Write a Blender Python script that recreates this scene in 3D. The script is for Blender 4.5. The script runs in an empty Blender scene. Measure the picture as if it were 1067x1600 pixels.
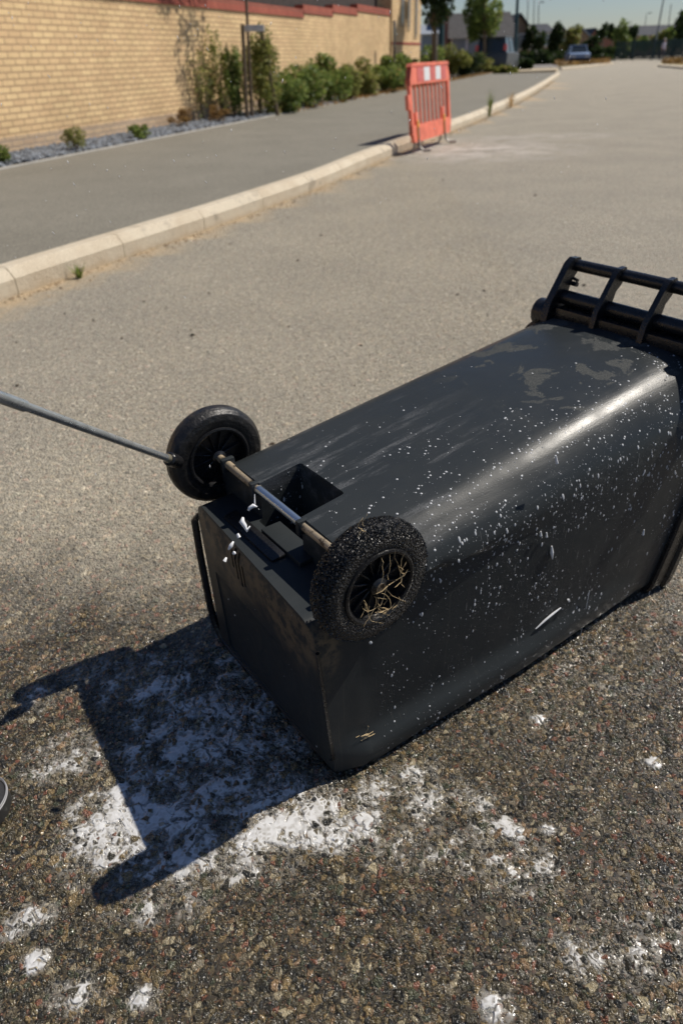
import bpy, bmesh, math, random
import numpy as np
from mathutils import Vector, Matrix
random.seed(7); rng = np.random.default_rng(11)
C = bpy.context.scene.collection
scn = bpy.context.scene

# ---------------------------------------------------------------- camera
H, FPX, PIT, ROLL = 1.08, 1067.0, 33.58, 2.0
p_, r_ = math.radians(PIT), math.radians(ROLL)
FW = np.array([0, math.cos(p_), -math.sin(p_)])
_R = np.array([1., 0, 0]); _U = np.array([0, math.sin(p_), math.cos(p_)])
RT = math.cos(r_)*_R - math.sin(r_)*_U
UP = math.sin(r_)*_R + math.cos(r_)*_U
cam = bpy.data.cameras.new('camera'); cam_o = bpy.data.objects.new('camera', cam); C.objects.link(cam_o)
cam.sensor_fit = 'VERTICAL'; cam.sensor_height = 36; cam.lens = 36*FPX/1600
cam.clip_start = .02; cam.clip_end = 2000
M = Matrix(((RT[0], UP[0], -FW[0], 0), (RT[1], UP[1], -FW[1], 0), (RT[2], UP[2], -FW[2], H), (0, 0, 0, 1)))
cam_o.matrix_world = M
scn.camera = cam_o
cam.dof.use_dof = True; cam.dof.focus_distance = 1.08; cam.dof.aperture_fstop = 24/6.2; cam.dof.aperture_blades = 8

# ---------------------------------------------------------------- light
SUN_AZ, SUN_EL = math.radians(24.5), math.radians(50)      # azimuth from +X towards +Y
sd = Vector((math.cos(SUN_EL)*math.cos(SUN_AZ), math.cos(SUN_EL)*math.sin(SUN_AZ), math.sin(SUN_EL)))
world = bpy.data.worlds.new('World'); scn.world = world; world.use_nodes = True
wt = world.node_tree; sky = wt.nodes.new('ShaderNodeTexSky'); sky.sky_type = 'NISHITA'; sky.sun_disc = False
sky.sun_elevation = SUN_EL; sky.sun_rotation = math.pi/2 - SUN_AZ
sky.air_density = 1.0; sky.dust_density = 0.25; sky.ozone_density = 1.0
bgn = wt.nodes['Background']; bgn.inputs[1].default_value = 0.058
tint = wt.nodes.new('ShaderNodeMix'); tint.data_type = 'RGBA'; tint.blend_type = 'MULTIPLY'; tint.inputs[0].default_value = 1; tint.inputs[7].default_value = (.88, .96, 1.15, 1)
wt.links.new(sky.outputs[0], tint.inputs[6]); wt.links.new(tint.outputs[2], bgn.inputs[0])
sl = bpy.data.lights.new('sun', 'SUN'); sl.energy = 4.8; sl.angle = math.radians(.53); sl.color = (1, .93, .83)
so = bpy.data.objects.new('sun', sl); C.objects.link(so); so.rotation_euler = sd.to_track_quat('Z', 'Y').to_euler()
scn.view_settings.view_transform = 'Standard'; scn.view_settings.look = 'None'
scn.view_settings.exposure = 0.0; scn.view_settings.gamma = 1

# ---------------------------------------------------------------- helpers
def ray(x, y): return FW + RT*(x-533.5)/FPX - UP*(y-800)/FPX
def G(x, y, z=0.):
    d = ray(x, y); return np.array([0, 0, H]) + d*((z-H)/d[2])
def FP(x, y, Y):
    d = ray(x, y); return np.array([0, 0, H]) + d*(Y/d[1])
def ZP(x, y, z): return np.array([0, 0, H]) + ray(x, y)*z

class MB:
    def __init__(s): s.v = []; s.f = []
    def add(s, vs, fs):
        b = len(s.v); s.v += [tuple(map(float, v)) for v in vs]; s.f += [tuple(i+b for i in f) for f in fs]; return s
    def box(s, c, d, rot=None, bev=0):
        bm = bmesh.new(); bmesh.ops.create_cube(bm, size=1)
        for v in bm.verts: v.co = Vector((v.co.x*d[0], v.co.y*d[1], v.co.z*d[2]))
        if bev: bmesh.ops.bevel(bm, geom=list(bm.edges), offset=bev, segments=2, profile=.6, affect='EDGES')
        R = rot.to_3x3() if rot is not None else Matrix.Identity(3)
        bm.verts.index_update(); cc = Vector(c)
        s.add([R @ v.co + cc for v in bm.verts], [[v.index for v in f.verts] for f in bm.faces]); bm.free(); return s
    def tube(s, pts, r, n=10, cap=True):
        pts = [Vector(p) for p in pts]; rs = r if hasattr(r, '__len__') else [r]*len(pts)
        vs = []; nrm = None
        for i, p in enumerate(pts):
            t = (pts[min(i+1, len(pts)-1)]-pts[max(i-1, 0)]).normalized()
            if nrm is None: nrm = t.orthogonal().normalized()
            nrm = (nrm - t*nrm.dot(t)).normalized(); b = t.cross(nrm)
            for k in range(n):
                a = 2*math.pi*k/n; vs.append(p + (nrm*math.cos(a)+b*math.sin(a))*rs[i])
        fs = [(i*n+k, i*n+(k+1) % n, (i+1)*n+(k+1) % n, (i+1)*n+k) for i in range(len(pts)-1) for k in range(n)]
        if cap: fs += [tuple(range(n))[::-1], tuple((len(pts)-1)*n+k for k in range(n))]
        return s.add(vs, fs)
    def lathe(s, prof, c, ax, n=48, closed=False):
        """prof: list of (axial, radius) about axis ax through c"""
        c = Vector(c); ax = Vector(ax).normalized(); u = ax.orthogonal().normalized(); w = ax.cross(u)
        vs = [c + ax*a + (u*math.cos(2*math.pi*k/n)+w*math.sin(2*math.pi*k/n))*r for a, r in prof for k in range(n)]
        m = len(prof); rows = m if closed else m-1
        fs = [(i*n+k, i*n+(k+1) % n, ((i+1) % m)*n+(k+1) % n, ((i+1) % m)*n+k) for i in range(rows) for k in range(n)]
        return s.add(vs, fs)
    def prism(s, poly, a, b, f):
        """poly 2D points; f(u,v,w)->3D; extruded w=a..b"""
        n = len(poly); vs = [f(u, v, a) for u, v in poly]+[f(u, v, b) for u, v in poly]
        fs = [tuple(range(n))[::-1], tuple(range(n, 2*n))]+[(i, (i+1) % n, n+(i+1) % n, n+i) for i in range(n)]
        return s.add(vs, fs)
    def build(s, name, mat, parent=None, smooth=True, angle=35):
        me = bpy.data.meshes.new(name); me.from_pydata(s.v, [], s.f); me.update()
        bm = bmesh.new(); bm.from_mesh(me); bmesh.ops.recalc_face_normals(bm, faces=bm.faces); bm.to_mesh(me); bm.free()
        return link(name, me, mat, parent, smooth, angle)
def link(name, me, mat, parent=None, smooth=True, angle=35):
    if mat: me.materials.clear(); me.materials.append(mat)
    if smooth: me.shade_smooth() if hasattr(me, 'shade_smooth') else None
    if smooth:
        try: me.set_sharp_from_angle(angle=math.radians(angle))
        except Exception: pass
    o = bpy.data.objects.new(name, me); C.objects.link(o)
    if parent is not None: o.parent = parent
    return o
def tag(o, label, cat, group=None, kind=None):
    if label: o['label'] = label
    if cat: o['category'] = cat
    if group: o['group'] = group
    if kind: o['kind'] = kind
    return o
def struct(o, label=None): o['kind'] = 'structure'; (label and o.__setitem__('label', label)); return o
def empty(name, loc=(0, 0, 0), rz=0):
    o = bpy.data.objects.new(name, None); C.objects.link(o); o.location = loc; o.rotation_euler = (0, 0, rz); o.empty_display_size = .1; return o
def fastmesh(name, V, Fq, mat, parent=None, smooth=False, attr=None):
    me = bpy.data.meshes.new(name); V = np.asarray(V, np.float32); Fq = np.asarray(Fq, np.int32); k = Fq.shape[1]
    me.vertices.add(len(V)); me.vertices.foreach_set('co', V.ravel())
    me.loops.add(Fq.size); me.loops.foreach_set('vertex_index', Fq.ravel())
    me.polygons.add(len(Fq)); me.polygons.foreach_set('loop_start', np.arange(len(Fq), dtype=np.int32)*k)
    me.update(calc_edges=True)
    if attr:
        for nm, dom, arr in attr:
            a = me.attributes.new(nm, 'FLOAT', dom); a.data.foreach_set('value', np.asarray(arr, np.float32))
    if mat: me.materials.append(mat)
    me.polygons.foreach_set('use_smooth', [smooth]*len(Fq))
    o = bpy.data.objects.new(name, me); C.objects.link(o)
    if parent is not None: o.parent = parent
    return o

# ---------------------------------------------------------------- materials
class NT:
    def __init__(s, name):
        s.m = bpy.data.materials.new(name); s.m.use_nodes = True; s.t = s.m.node_tree; s.b = s.t.nodes['Principled BSDF']; s.out = s.t.nodes['Material Output']
    def n(s, typ, **kw):
        nd = s.t.nodes.new('ShaderNode'+typ)
        for k, v in kw.items(): setattr(nd, k, v)
        return nd
    def put(s, sock, v):
        if isinstance(v, bpy.types.NodeSocket): s.t.links.new(v, sock)
        elif v is not None:
            if sock.type == 'RGBA' and len(v) == 3: v = (*v, 1)
            sock.default_value = v
    def math(s, op, a, b=None, c=None, clamp=False):
        nd = s.n('Math', operation=op, use_clamp=clamp)
        for i, v in enumerate((a, b, c)):
            if v is not None: s.put(nd.inputs[i], v)
        return nd.outputs[0]
    def step(s, v, lo, hi, a=0., b=1., smooth=True):
        nd = s.n('MapRange', interpolation_type='SMOOTHSTEP' if smooth else 'LINEAR')
        for i, q in enumerate((v, lo, hi, a, b)): s.put(nd.inputs[i], q)
        return nd.outputs[0]
    def mix(s, f, a, b, typ='MIX'):
        nd = s.n('Mix', data_type='RGBA', blend_type=typ); s.put(nd.inputs[0], f); s.put(nd.inputs[6], a); s.put(nd.inputs[7], b); return nd.outputs[2]
    def noise(s, vec, scale, detail=3, rough=.5, dist=0., dim='3D', out=0):
        nd = s.n('TexNoise', noise_dimensions=dim); s.put(nd.inputs['Vector'], vec)
        s.put(nd.inputs['Scale'], scale); s.put(nd.inputs['Detail'], detail); s.put(nd.inputs['Roughness'], rough); s.put(nd.inputs['Distortion'], dist)
        return nd.outputs[out]
    def vor(s, vec, scale, feature='F1', dim='3D', rand=1.):
        nd = s.n('TexVoronoi', feature=feature, voronoi_dimensions=dim); s.put(nd.inputs['Vector'], vec); s.put(nd.inputs['Scale'], scale); s.put(nd.inputs['Randomness'], rand)
        return nd
    def ramp(s, f, stops, interp='LINEAR'):
        nd = s.n('ValToRGB'); nd.color_ramp.interpolation = interp; e = nd.color_ramp.elements
        while len(e) < len(stops): e.new(.5)
        for i, (p, c) in enumerate(stops): e[i].position = p; e[i].color = (*c, 1)
        s.put(nd.inputs[0], f); return nd.outputs[0]
    def coord(s, which='Object'): return s.n('TexCoord').outputs[which]
    def vmap(s, vec, scale=(1, 1, 1), loc=(0, 0, 0), rot=(0, 0, 0)):
        nd = s.n('Mapping'); s.put(nd.inputs[0], vec); nd.inputs['Scale'].default_value = scale; nd.inputs['Location'].default_value = loc; nd.inputs['Rotation'].default_value = rot; return nd.outputs[0]
    def vadd(s, a, b, op='ADD'):
        nd = s.n('VectorMath', operation=op); s.put(nd.inputs[0], a); s.put(nd.inputs[1], b); return nd.outputs[0]
    def vscale(s, a, k):
        nd = s.n('VectorMath', operation='SCALE'); s.put(nd.inputs[0], a); s.put(nd.inputs['Scale'], k); return nd.outputs[0]
    def sep(s, v): nd = s.n('SeparateXYZ'); s.put(nd.inputs[0], v); return nd.outputs
    def attr(s, name): nd = s.n('Attribute'); nd.attribute_name = name; return nd.outputs['Fac']
    def bump(s, h, dist=.01, strength=1., normal=None):
        nd = s.n('Bump'); s.put(nd.inputs['Height'], h); s.put(nd.inputs['Distance'], dist); s.put(nd.inputs['Strength'], strength)
        if normal is not None: s.put(nd.inputs['Normal'], normal)
        s.put(s.b.inputs['Normal'], nd.outputs[0]); return nd.outputs[0]
    def set(s, **k):
        for a, v in k.items():
            nm = {'color': 'Base Color', 'rough': 'Roughness', 'metal': 'Metallic', 'spec': 'Specular IOR Level', 'coat': 'Coat Weight', 'coatr': 'Coat Roughness', 'alpha': 'Alpha', 'trans': 'Transmission Weight', 'sub': 'Subsurface Weight', 'sheen': 'Sheen Weight'}[a]
            s.put(s.b.inputs[nm], v)
        return s.m

def simple(name, col, rough=.6, metal=0., var=.25, scale=12., bump=.0, spec=.5):
    n = NT(name); o = n.coord(); f = n.noise(o, scale, 4, .6)
    lo = tuple(c*(1-var) for c in col); hi = tuple(min(1, c*(1+var)) for c in col)
    n.set(color=n.ramp(f, [(.3, lo), (.7, hi)]), rough=n.step(n.noise(o, scale*2.3, 3), .3, .7, rough*.85, min(1, rough*1.12)), metal=metal, spec=spec)
    if bump: n.bump(n.noise(o, scale*6, 3), bump)
    return n.m

# asphalt ----------------------------------------------------------
def asphalt():
    n = NT('asphalt'); P = n.coord('Object')
    wet = n.attr('wet'); foamA = n.attr('foam'); dirt = n.attr('dirt'); dry = n.attr('pale')
    w = n.vadd(P, n.vscale(n.vadd(n.noise(P, 90, 2, out=1), (.5, .5, .5), 'SUBTRACT'), .006))
    v1 = n.vor(w, 118, dim='2D'); e1 = n.vor(w, 118, 'DISTANCE_TO_EDGE', dim='2D')
    v2 = n.vor(w, 290, dim='2D'); e2 = n.vor(w, 290, 'DISTANCE_TO_EDGE', dim='2D')
    v0 = n.vor(w, 62, dim='2D'); e0 = n.vor(w, 62, 'DISTANCE_TO_EDGE', dim='2D')
    c1 = n.sep(v1.outputs['Color']); c2 = n.sep(v2.outputs['Color']); c0 = n.sep(v0.outputs['Color'])
    big = n.math('MULTIPLY', n.step(c0[1], .80, .82), n.step(e0.outputs[0], .10, .16))
    mid = n.math('MULTIPLY', n.step(c1[1], .42, .44), n.step(e1.outputs[0], .05, .12))
    stops = [(0, (.040, .040, .036)), (.14, (.11, .10, .078)), (.29, (.19, .16, .105)), (.42, (.065, .062, .052)), (.54, (.32, .25, .155)),
             (.63, (.30, .155, .115)), (.68, (.12, .13, .095)), (.77, (.25, .22, .175)), (.87, (.36, .26, .18)), (.93, (.48, .43, .34))]
    s1 = n.ramp(c1[0], stops, 'CONSTANT'); s2 = n.ramp(c2[0], stops, 'CONSTANT'); s0 = n.ramp(c0[0], stops, 'CONSTANT')
    grain = n.noise(P, 700, 3, .7); 
    fine = n.mix(.35, n.mix(n.step(e2.outputs[0], .02, .16), (.035, .031, .026), s2), (.060, .052, .040))
    col = n.mix(mid, fine, s1); col = n.mix(big, col, s0)
    col = n.mix(1.0, col, n.ramp(grain, [(.25, (.62, .62, .62)), (.75, (1.3, 1.28, 1.25))]), 'MULTIPLY')
    # relief
    r1 = n.math('MULTIPLY', n.step(e1.outputs[0], 0., .30), n.math('ADD', n.math('MULTIPLY', c1[2], .75), .25))
    r1 = n.math('MULTIPLY', r1, n.step(c1[1], .30, .50, .25, 1))
    r0 = n.math('MULTIPLY', n.math('MULTIPLY', n.step(e0.outputs[0], 0.02, .30), n.step(c0[1], .78, .82)), 1.15)
    r2 = n.math('MULTIPLY', n.step(e2.outputs[0], 0., .35), n.math('MULTIPLY', c2[2], .42))
    def tilt(v, c, amt, mask):                    # every stone has its own tilted, faceted top
        nd = n.n('VectorMath', operation='DOT_PRODUCT'); n.put(nd.inputs[0], n.vadd(w, v.outputs['Position'], 'SUBTRACT')); n.put(nd.inputs[1], n.vadd(v.outputs['Color'], (.5, .5, .5), 'SUBTRACT'))
        return n.math('MULTIPLY', n.math('MULTIPLY', nd.outputs['Value'], amt), mask)
    h = n.math('ADD', n.math('MAXIMUM', r1, r0), r2)
    h = n.math('ADD', h, tilt(v1, c1, 330., n.step(e1.outputs[0], .0, .12))); h = n.math('ADD', h, tilt(v2, c2, 230., n.step(e2.outputs[0], .0, .12)))
    lump = n.noise(P, 22, 3); h = n.math('ADD', h, n.math('MULTIPLY', lump, .9))
    h = n.math('ADD', h, n.math('MULTIPLY', grain, .07)); h = n.math('ADD', h, n.math('MULTIPLY', n.noise(P, 200, 1, .5), .55))
    # wetness, broken by noise
    wn = n.noise(P, 7, 4, .6); wetm = n.step(n.math('ADD', wet, n.math('MULTIPLY', n.math('SUBTRACT', wn, .5), .75)), .12, .95)
    hstone = h; hfoam = n.math('ADD', n.math('MAXIMUM', r1, r0), n.math('ADD', n.math('MULTIPLY', lump, .9), .22))
    wl = n.math('ADD', .10, n.math('MULTIPLY', n.noise(P, 8, 2), 1.0))           # water level between the stones
    wl = n.math('MULTIPLY', wl, wetm); under = n.math('SUBTRACT', wl, h)
    pool = n.math('MULTIPLY', n.step(under, -.03, .06), wetm)
    # foam: swirled
    sw = n.vadd(P, n.vscale(n.vadd(n.noise(P, 9, 2, .5, out=1), (.5, .5, .5), 'SUBTRACT'), .075))
    sw = n.vadd(sw, n.vscale(n.vadd(n.noise(sw, 30, 1, .5, out=1), (.5, .5, .5), 'SUBTRACT'), .027))
    f1 = n.noise(sw, 21, 3, .55); f2 = n.noise(n.vadd(P, n.vscale(n.vadd(n.noise(P, 60, 1, .5, out=1), (.5, .5, .5), 'SUBTRACT'), .006)), 85, 2, .5)
    fa = n.math('ADD', n.math('MULTIPLY', n.math('SUBTRACT', f1, .5), 3.0), n.math('MULTIPLY', n.math('SUBTRACT', f2, .5), 1.7))
    fl = n.math('SUBTRACT', n.math('ADD', fa, n.math('MULTIPLY', foamA, 1.25)), .58)      # >0 foam
    foams = n.math('ADD', n.math('MULTIPLY', n.math('SUBTRACT', f1, .5), 2.2), n.math('SUBTRACT', n.math('MULTIPLY', foamA, 1.25), .45)); foamh = n.math('ADD', n.math('MULTIPLY', n.math('MINIMUM', foams, .8), .95), 1.0)      # level of the foam film
    sunk = n.math('SUBTRACT', foamh, hfoam)
    fm = n.math('MULTIPLY', n.step(fl, -.12, .45), n.step(sunk, -.12, .30))
    fm = n.math('MULTIPLY', fm, n.step(foamA, .02, .12))
    ridge = n.math('ABSOLUTE', n.math('SUBTRACT', n.noise(sw, 28, 2, .5), .5)); flow = n.math('MULTIPLY', n.step(ridge, .05, .005), n.step(n.noise(P, 11, 2), .36, .5))
    fm = n.math('MULTIPLY', fm, n.math('SUBTRACT', 1., n.math('MULTIPLY', flow, .78)))
    milk = n.math('MULTIPLY', n.step(fl, -.75, .15), n.math('MULTIPLY', n.step(n.math('SUBTRACT', 1.25, hstone), -.1, .5), n.step(foamA, .02, .25)))
    # colour
    dusty = n.mix(n.math('MULTIPLY', .42, 1.), col, (.74, .68, .55))
    dusty = n.mix(1.0, dusty, n.ramp(n.noise(P, 1.3, 4, .6), [(.3, (.90, .90, .90)), (.7, (1.08, 1.07, 1.05))]), 'MULTIPLY')
    dusty = n.mix(1.0, dusty, n.ramp(n.noise(P, 60, 3, .7), [(.3, (.72, .72, .72)), (.7, (1.28, 1.28, 1.28))]), 'MULTIPLY')
    dusty = n.mix(1.0, dusty, n.ramp(n.noise(P, 24, 3, .7), [(.32, (.86, .86, .86)), (.68, (1.13, 1.12, 1.11))]), 'MULTIPLY')
    dusty = n.mix(n.math('MULTIPLY', dirt, n.step(n.noise(P, 5, 5, .7), .25, .55)), dusty, (.56, .43, .27))
    dusty = n.mix(n.math('MULTIPLY', dry, n.step(n.noise(P, 3, 4, .7), .35, .65)), dusty, (.66, .61, .54))
    gm = n.n('Gamma'); n.put(gm.inputs[0], col); gm.inputs[1].default_value = 1.18
    wetc = n.mix(1.0, gm.outputs[0], (.90, .87, .73), "MULTIPLY")
    wetc = n.mix(n.math('MULTIPLY', pool, .45), wetc, (.070, .054, .034))
    colr = n.mix(wetm, dusty, wetc); colr = n.mix(n.math('MULTIPLY', milk, .42), colr, (.42, .39, .33))
    colr = n.mix(fm, colr, n.mix(n.math('MULTIPLY', n.step(sunk, .1, 1.0), n.step(f2, .3, .62, .55, 1.)), (.34, .32, .28), (.66, .66, .65)))
    rough = n.mix(wetm, (.9, .9, .9), n.mix(pool, (.25, .25, .25), (.20, .20, .20)))
    rough = n.mix(fm, rough, (.22, .22, .22))
    hh = n.math('MAXIMUM', hstone, wl)
    hm = n.mix(fm, hh, n.math('MAXIMUM', hh, n.math('MINIMUM', foamh, 2.6)))
    disp = n.n('Displacement'); n.put(disp.inputs['Height'], hm); disp.inputs['Midlevel'].default_value = 1.0; disp.inputs['Scale'].default_value = .0040
    n.t.links.new(disp.outputs[0], n.out.inputs['Displacement'])
    n.m.displacement_method = 'BOTH'
    n.b.inputs['Coat IOR'].default_value = 1.45
    return n.set(color=colr, rough=rough, spec=.5, coat=n.math('MULTIPLY', wetm, n.math('SUBTRACT', 1., fm)), coatr=.20)
M_road = asphalt()

def path_mat():
    n = NT('pavement_asphalt'); P = n.coord(); v = n.vor(P, 120); f = n.noise(P, 1.1, 4, .6)
    c = n.ramp(f, [(.3, (.18, .167, .132)), (.7, (.22, .204, .163))]); c = n.mix(1., c, n.ramp(n.sep(v.outputs['Color'])[0], [(0, (.7, .7, .7)), (1, (1.3, 1.3, 1.3))]), 'MULTIPLY')
    n.bump(v.outputs[0], .003); return n.set(color=c, rough=.85)
M_path = path_mat()
def kerb_mat():
    n = NT('kerb_concrete'); P = n.coord(); f = n.noise(P, 2.2, 6, .7); g = n.noise(P, 160, 2)
    c = n.ramp(f, [(.3, (.50, .41, .29)), (.55, (.62, .54, .41)), (.75, (.54, .48, .37))])
    s = n.step(n.noise(P, 4.3, 6, .75), .56, .68); c = n.mix(n.math('MULTIPLY', s, .6), c, (.26, .22, .17)); z_ = n.sep(P)[2]; c = n.mix(n.math('MULTIPLY', n.step(n.math('ADD', z_, n.math('MULTIPLY', n.noise(P, 14, 4), .06)), .075, .03), .6), c, (.46, .35, .22))
    c = n.mix(1., c, n.ramp(g, [(.3, (.9, .9, .9)), (.7, (1.08, 1.08, 1.08))]), 'MULTIPLY')
    n.bump(n.noise(P, 60, 4, .7), .006); return n.set(color=c, rough=.85)
M_kerb = kerb_mat()
def brick(name, c1, c2, mortar, bw=.225, bh=.075, m=.010):
    n = NT(name); uv = n.coord('UV'); b = n.n('TexBrick'); n.put(b.inputs['Vector'], uv)
    b.offset = .5; b.squash = 1
    for k, v in (('Color1', c1), ('Color2', c2), ('Mortar', mortar)): b.inputs[k].default_value = (*v, 1)
    b.inputs['Scale'].default_value = 1; b.inputs['Mortar Size'].default_value = m; b.inputs['Mortar Smooth'].default_value = .3
    b.inputs['Brick Width'].default_value = bw; b.inputs['Row Height'].default_value = bh; b.inputs['Bias'].default_value = -.1
    P = n.coord(); c = n.mix(1., b.outputs[0], n.ramp(n.noise(P, .9, 5, .7), [(.3, (.80, .79, .77)), (.7, (1.12, 1.12, 1.12))]), 'MULTIPLY')
    c = n.mix(1., c, n.ramp(n.noise(P, 70, 3), [(.3, (.88, .88, .88)), (.7, (1.1, 1.1, 1.1))]), 'MULTIPLY')
    n.bump(n.math('ADD', n.math('MULTIPLY', b.outputs[1], -1), n.math('MULTIPLY', n.noise(P, 90, 3), .3)), .006)
    return n.set(color=c, rough=.9)
M_brick = brick('buff_brick', (.82, .60, .32), (.70, .48, .26), (.50, .33, .19))
M_redbrick = brick('red_brick', (.36, .085, .055), (.46, .13, .08), (.22, .10, .07), bw=.075, bh=.23, m=.008)
M_farbrick = brick('brown_brick', (.34, .24, .15), (.24, .16, .10), (.28, .23, .18))
M_redfar = brick('dark_red_brick', (.26, .10, .07), (.32, .13, .09), (.2, .15, .12))
def leafmat(name, dark, light, dead=None):
    n = NT(name); a = n.attr('tone'); st = [(0, dark), (.75, light)] + ([(1, dead)] if dead else [])
    c = n.ramp(a, st); n.set(color=c, rough=.55, spec=.35)
    tr = n.n('BsdfTranslucent'); n.put(tr.inputs[0], c); mx = n.n('MixShader'); mx.inputs[0].default_value = .42
    n.t.links.new(n.b.outputs[0], mx.inputs[1]); n.t.links.new(tr.outputs[0], mx.inputs[2]); n.t.links.new(mx.outputs[0], n.out.inputs[0]); return n.m
M_leaf = leafmat('leaf_green', (.07, .12, .025), (.32, .40, .10), (.30, .24, .08))
M_leafd = leafmat('leaf_dark', (.014, .028, .010), (.06, .095, .025))
M_leafy = leafmat('leaf_olive', (.12, .14, .03), (.38, .39, .11), (.38, .26, .12))
M_leafo = leafmat('leaf_brown', (.15, .085, .025), (.34, .21, .07), (.45, .30, .15))
M_straw = simple('dry_straw', (.72, .54, .30), .6, var=.4, scale=60)
M_bark = simple('bark', (.16, .12, .08), .9, var=.4, scale=30, bump=.01)
M_stake = simple('timber_stake', (.16, .12, .075), .85, var=.3, scale=20)
M_tie = simple('rubber_tie', (.62, .60, .56), .6)
M_slate = simple('slate_chips', (.17, .19, .215), .6, var=.55, scale=14, bump=.01)
M_soil = simple('soil', (.10, .075, .05), .95, var=.5, scale=9, bump=.03)
M_edge = simple('edging_concrete', (.42, .40, .36), .9, var=.15, scale=5)
M_fence = simple('dark_timber', (.055, .042, .035), .85, var=.35, scale=8)
M_green = simple('green_paint', (.006, .035, .032), .4, var=.2)
M_grey = simple('grey_metal', (.16, .17, .17), .45, var=.2)
M_glassd = simple('dark_glass', (.03, .04, .05), .08, var=.1)
M_glassl = simple('window_glass', (.22, .26, .30), .1, var=.1)
M_white = simple('white_paint', (.75, .75, .73), .5, var=.05)
M_roof = simple('grey_roof_tiles', (.048, .045, .045), .85, var=.25, scale=3)
M_roofd = simple('dark_roof_tiles', (.028, .032, .042), .8, var=.25, scale=3)
M_roofl = simple('pale_roof_slates', (.26, .29, .33), .7, var=.15, scale=3)
M_grass = simple('dry_grass_ground', (.24, .19, .08), .95, var=.4, scale=1.5)
M_beige = simple('beige_paving', (.46, .38, .26), .9, var=.1, scale=2)
M_netting = simple('green_fence_mesh', (.015, .045, .045), .7, var=.3, scale=2)
M_tarp = simple('far_asphalt', (.22, .20, .18), .9, var=.15, scale=.8)

# plastics
def bin_plastic():
    n = NT('black_bin_plastic'); P = n.coord(); N = n.sep(n.n('NewGeometry').outputs['Normal'])
    x = n.sep(P)
    # dried, scuffed patches (chalky marks with shape of their own)
    q = n.noise(P, 9.5, 5, .62, .6); band = n.step(x[0], .50, .66)
    patch = n.math('MULTIPLY', n.step(q, .555, .575), n.math('MULTIPLY', band, n.step(x[2], .34, .44)))
    grain = n.noise(P, 420, 2)
    st = n.noise(n.vmap(P, (3, 26, 26)), 1, 5, .7); smear = n.math('MULTIPLY', n.step(st, .50, .66), n.step(x[2], .36, .42))
    smear = n.math('MULTIPLY', smear, n.math('MULTIPLY', n.step(x[0], .58, .30), .85))
    runs = n.noise(n.vmap(P, (150, 40, 3.0)), 1, 3, .6); runm = n.math('MULTIPLY', n.step(runs, .62, .72), n.step(x[2], .42, .30))
    base = n.mix(n.noise(P, 3, 3), (.024, .0285, .0305), (.033, .0375, .0395))
    c = n.mix(n.math('MULTIPLY', patch, n.step(grain, .42, .58, .08, .75)), base, (.085, .088, .082))
    c = n.mix(n.math('MULTIPLY', smear, n.step(grain, .35, .65, .2, .9)), c, (.13, .135, .14))
    c = n.mix(n.math('MULTIPLY', runm, .35), c, (.07, .068, .06))
    # dried mud on the base end
    mud = n.math('MULTIPLY', n.step(x[0], .030, .004), n.step(n.math('ADD', x[2], n.math('MULTIPLY', n.noise(P, 16, 4, .7), .18)), .31, .42))
    mud = n.math('MULTIPLY', mud, n.step(n.noise(P, 38, 5, .7), .38, .58))
    mud = n.math('MULTIPLY', mud, n.step(x[2], .3685, .362))
    c = n.mix(n.math('MULTIPLY', mud, .6), c, (.22, .16, .095))
    r = n.step(n.noise(P, 14, 4, .6), .3, .7, .29, .40); r = n.math('ADD', r, n.step(x[0], .70, .30, 0., .12)); r = n.mix(patch, r, (.75, .75, .75)); r = n.mix(smear, r, (.6, .6, .6)); r = n.mix(mud, r, (.5, .5, .5))
    d = n.math('ADD', n.math('MULTIPLY', n.noise(P, 6, 2), 1.1), n.math('ADD', n.math('MULTIPLY', grain, .05), n.math('MULTIPLY', n.noise(n.vmap(P, (6, 90, 90)), 1, 3), .08)))
    n.bump(d, .0035); return n.set(color=c, rough=r, spec=.21)
M_bin = bin_plastic()
M_blk = simple('black_plastic', (.012, .012, .013), .3, var=.3, scale=30, bump=.001)
def tyre_mat(name, gr):
    n = NT(name); P = n.coord(); v = n.vor(P, 260); f = n.noise(P, 60, 4, .7)
    c = n.ramp(f, [(.35, (.010, .010, .010)), (.62, (.022, .020, .018)), (.8, (.07, .055, .04) if gr else (.035, .03, .025))])
    n.bump(n.math('ADD', n.math('MULTIPLY', v.outputs[0], gr), n.math('MULTIPLY', f, .6)), .004); return n.set(color=c, rough=n.step(f, .3, .7, .28, .55))
M_tyre = tyre_mat('black_rubber', .06); M_tyred = tyre_mat('dirty_rubber', 1.)
M_grit = simple('wet_black_grit', (.016, .015, .013), .22, var=.6, scale=200)
def steel():
    n = NT('worn_steel_axle'); P = n.coord(); f = n.noise(P, 45, 5, .7)
    y = n.sep(P)[1]; clean_blue_lit = n.math('MULTIPLY', n.step(y, .150, .156), n.step(y, .304, .298))
    c = n.mix(n.step(f, .5, .62), (.46, .37, .25), (.10, .075, .05)); c = n.mix(clean_blue_lit, c, (.42, .50, .60))  # tan dirty ends; cleaner middle, with the bluish light on it put into the colour
    return n.set(color=c, rough=n.step(clean_blue_lit, 0, 1, .5, .25), metal=n.step(clean_blue_lit, 0, 1, .35, .85))
M_axle = steel()
M_lance = simple('dull_steel', (.46, .48, .48), .30, metal=.75, var=.2, scale=40)
def foam_mat():
    n = NT('soap_foam'); return n.set(color=(.80, .81, .82), rough=.35, sub=.0, spec=.5)
M_foam = foam_mat()
M_fleck = simple('dull_foam', (.52, .53, .54), .4, var=.2, scale=200)
def water():
    n = NT('water_drops'); return n.set(color=(.9, .93, .96), rough=.03, trans=.7, spec=.8)
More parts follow.
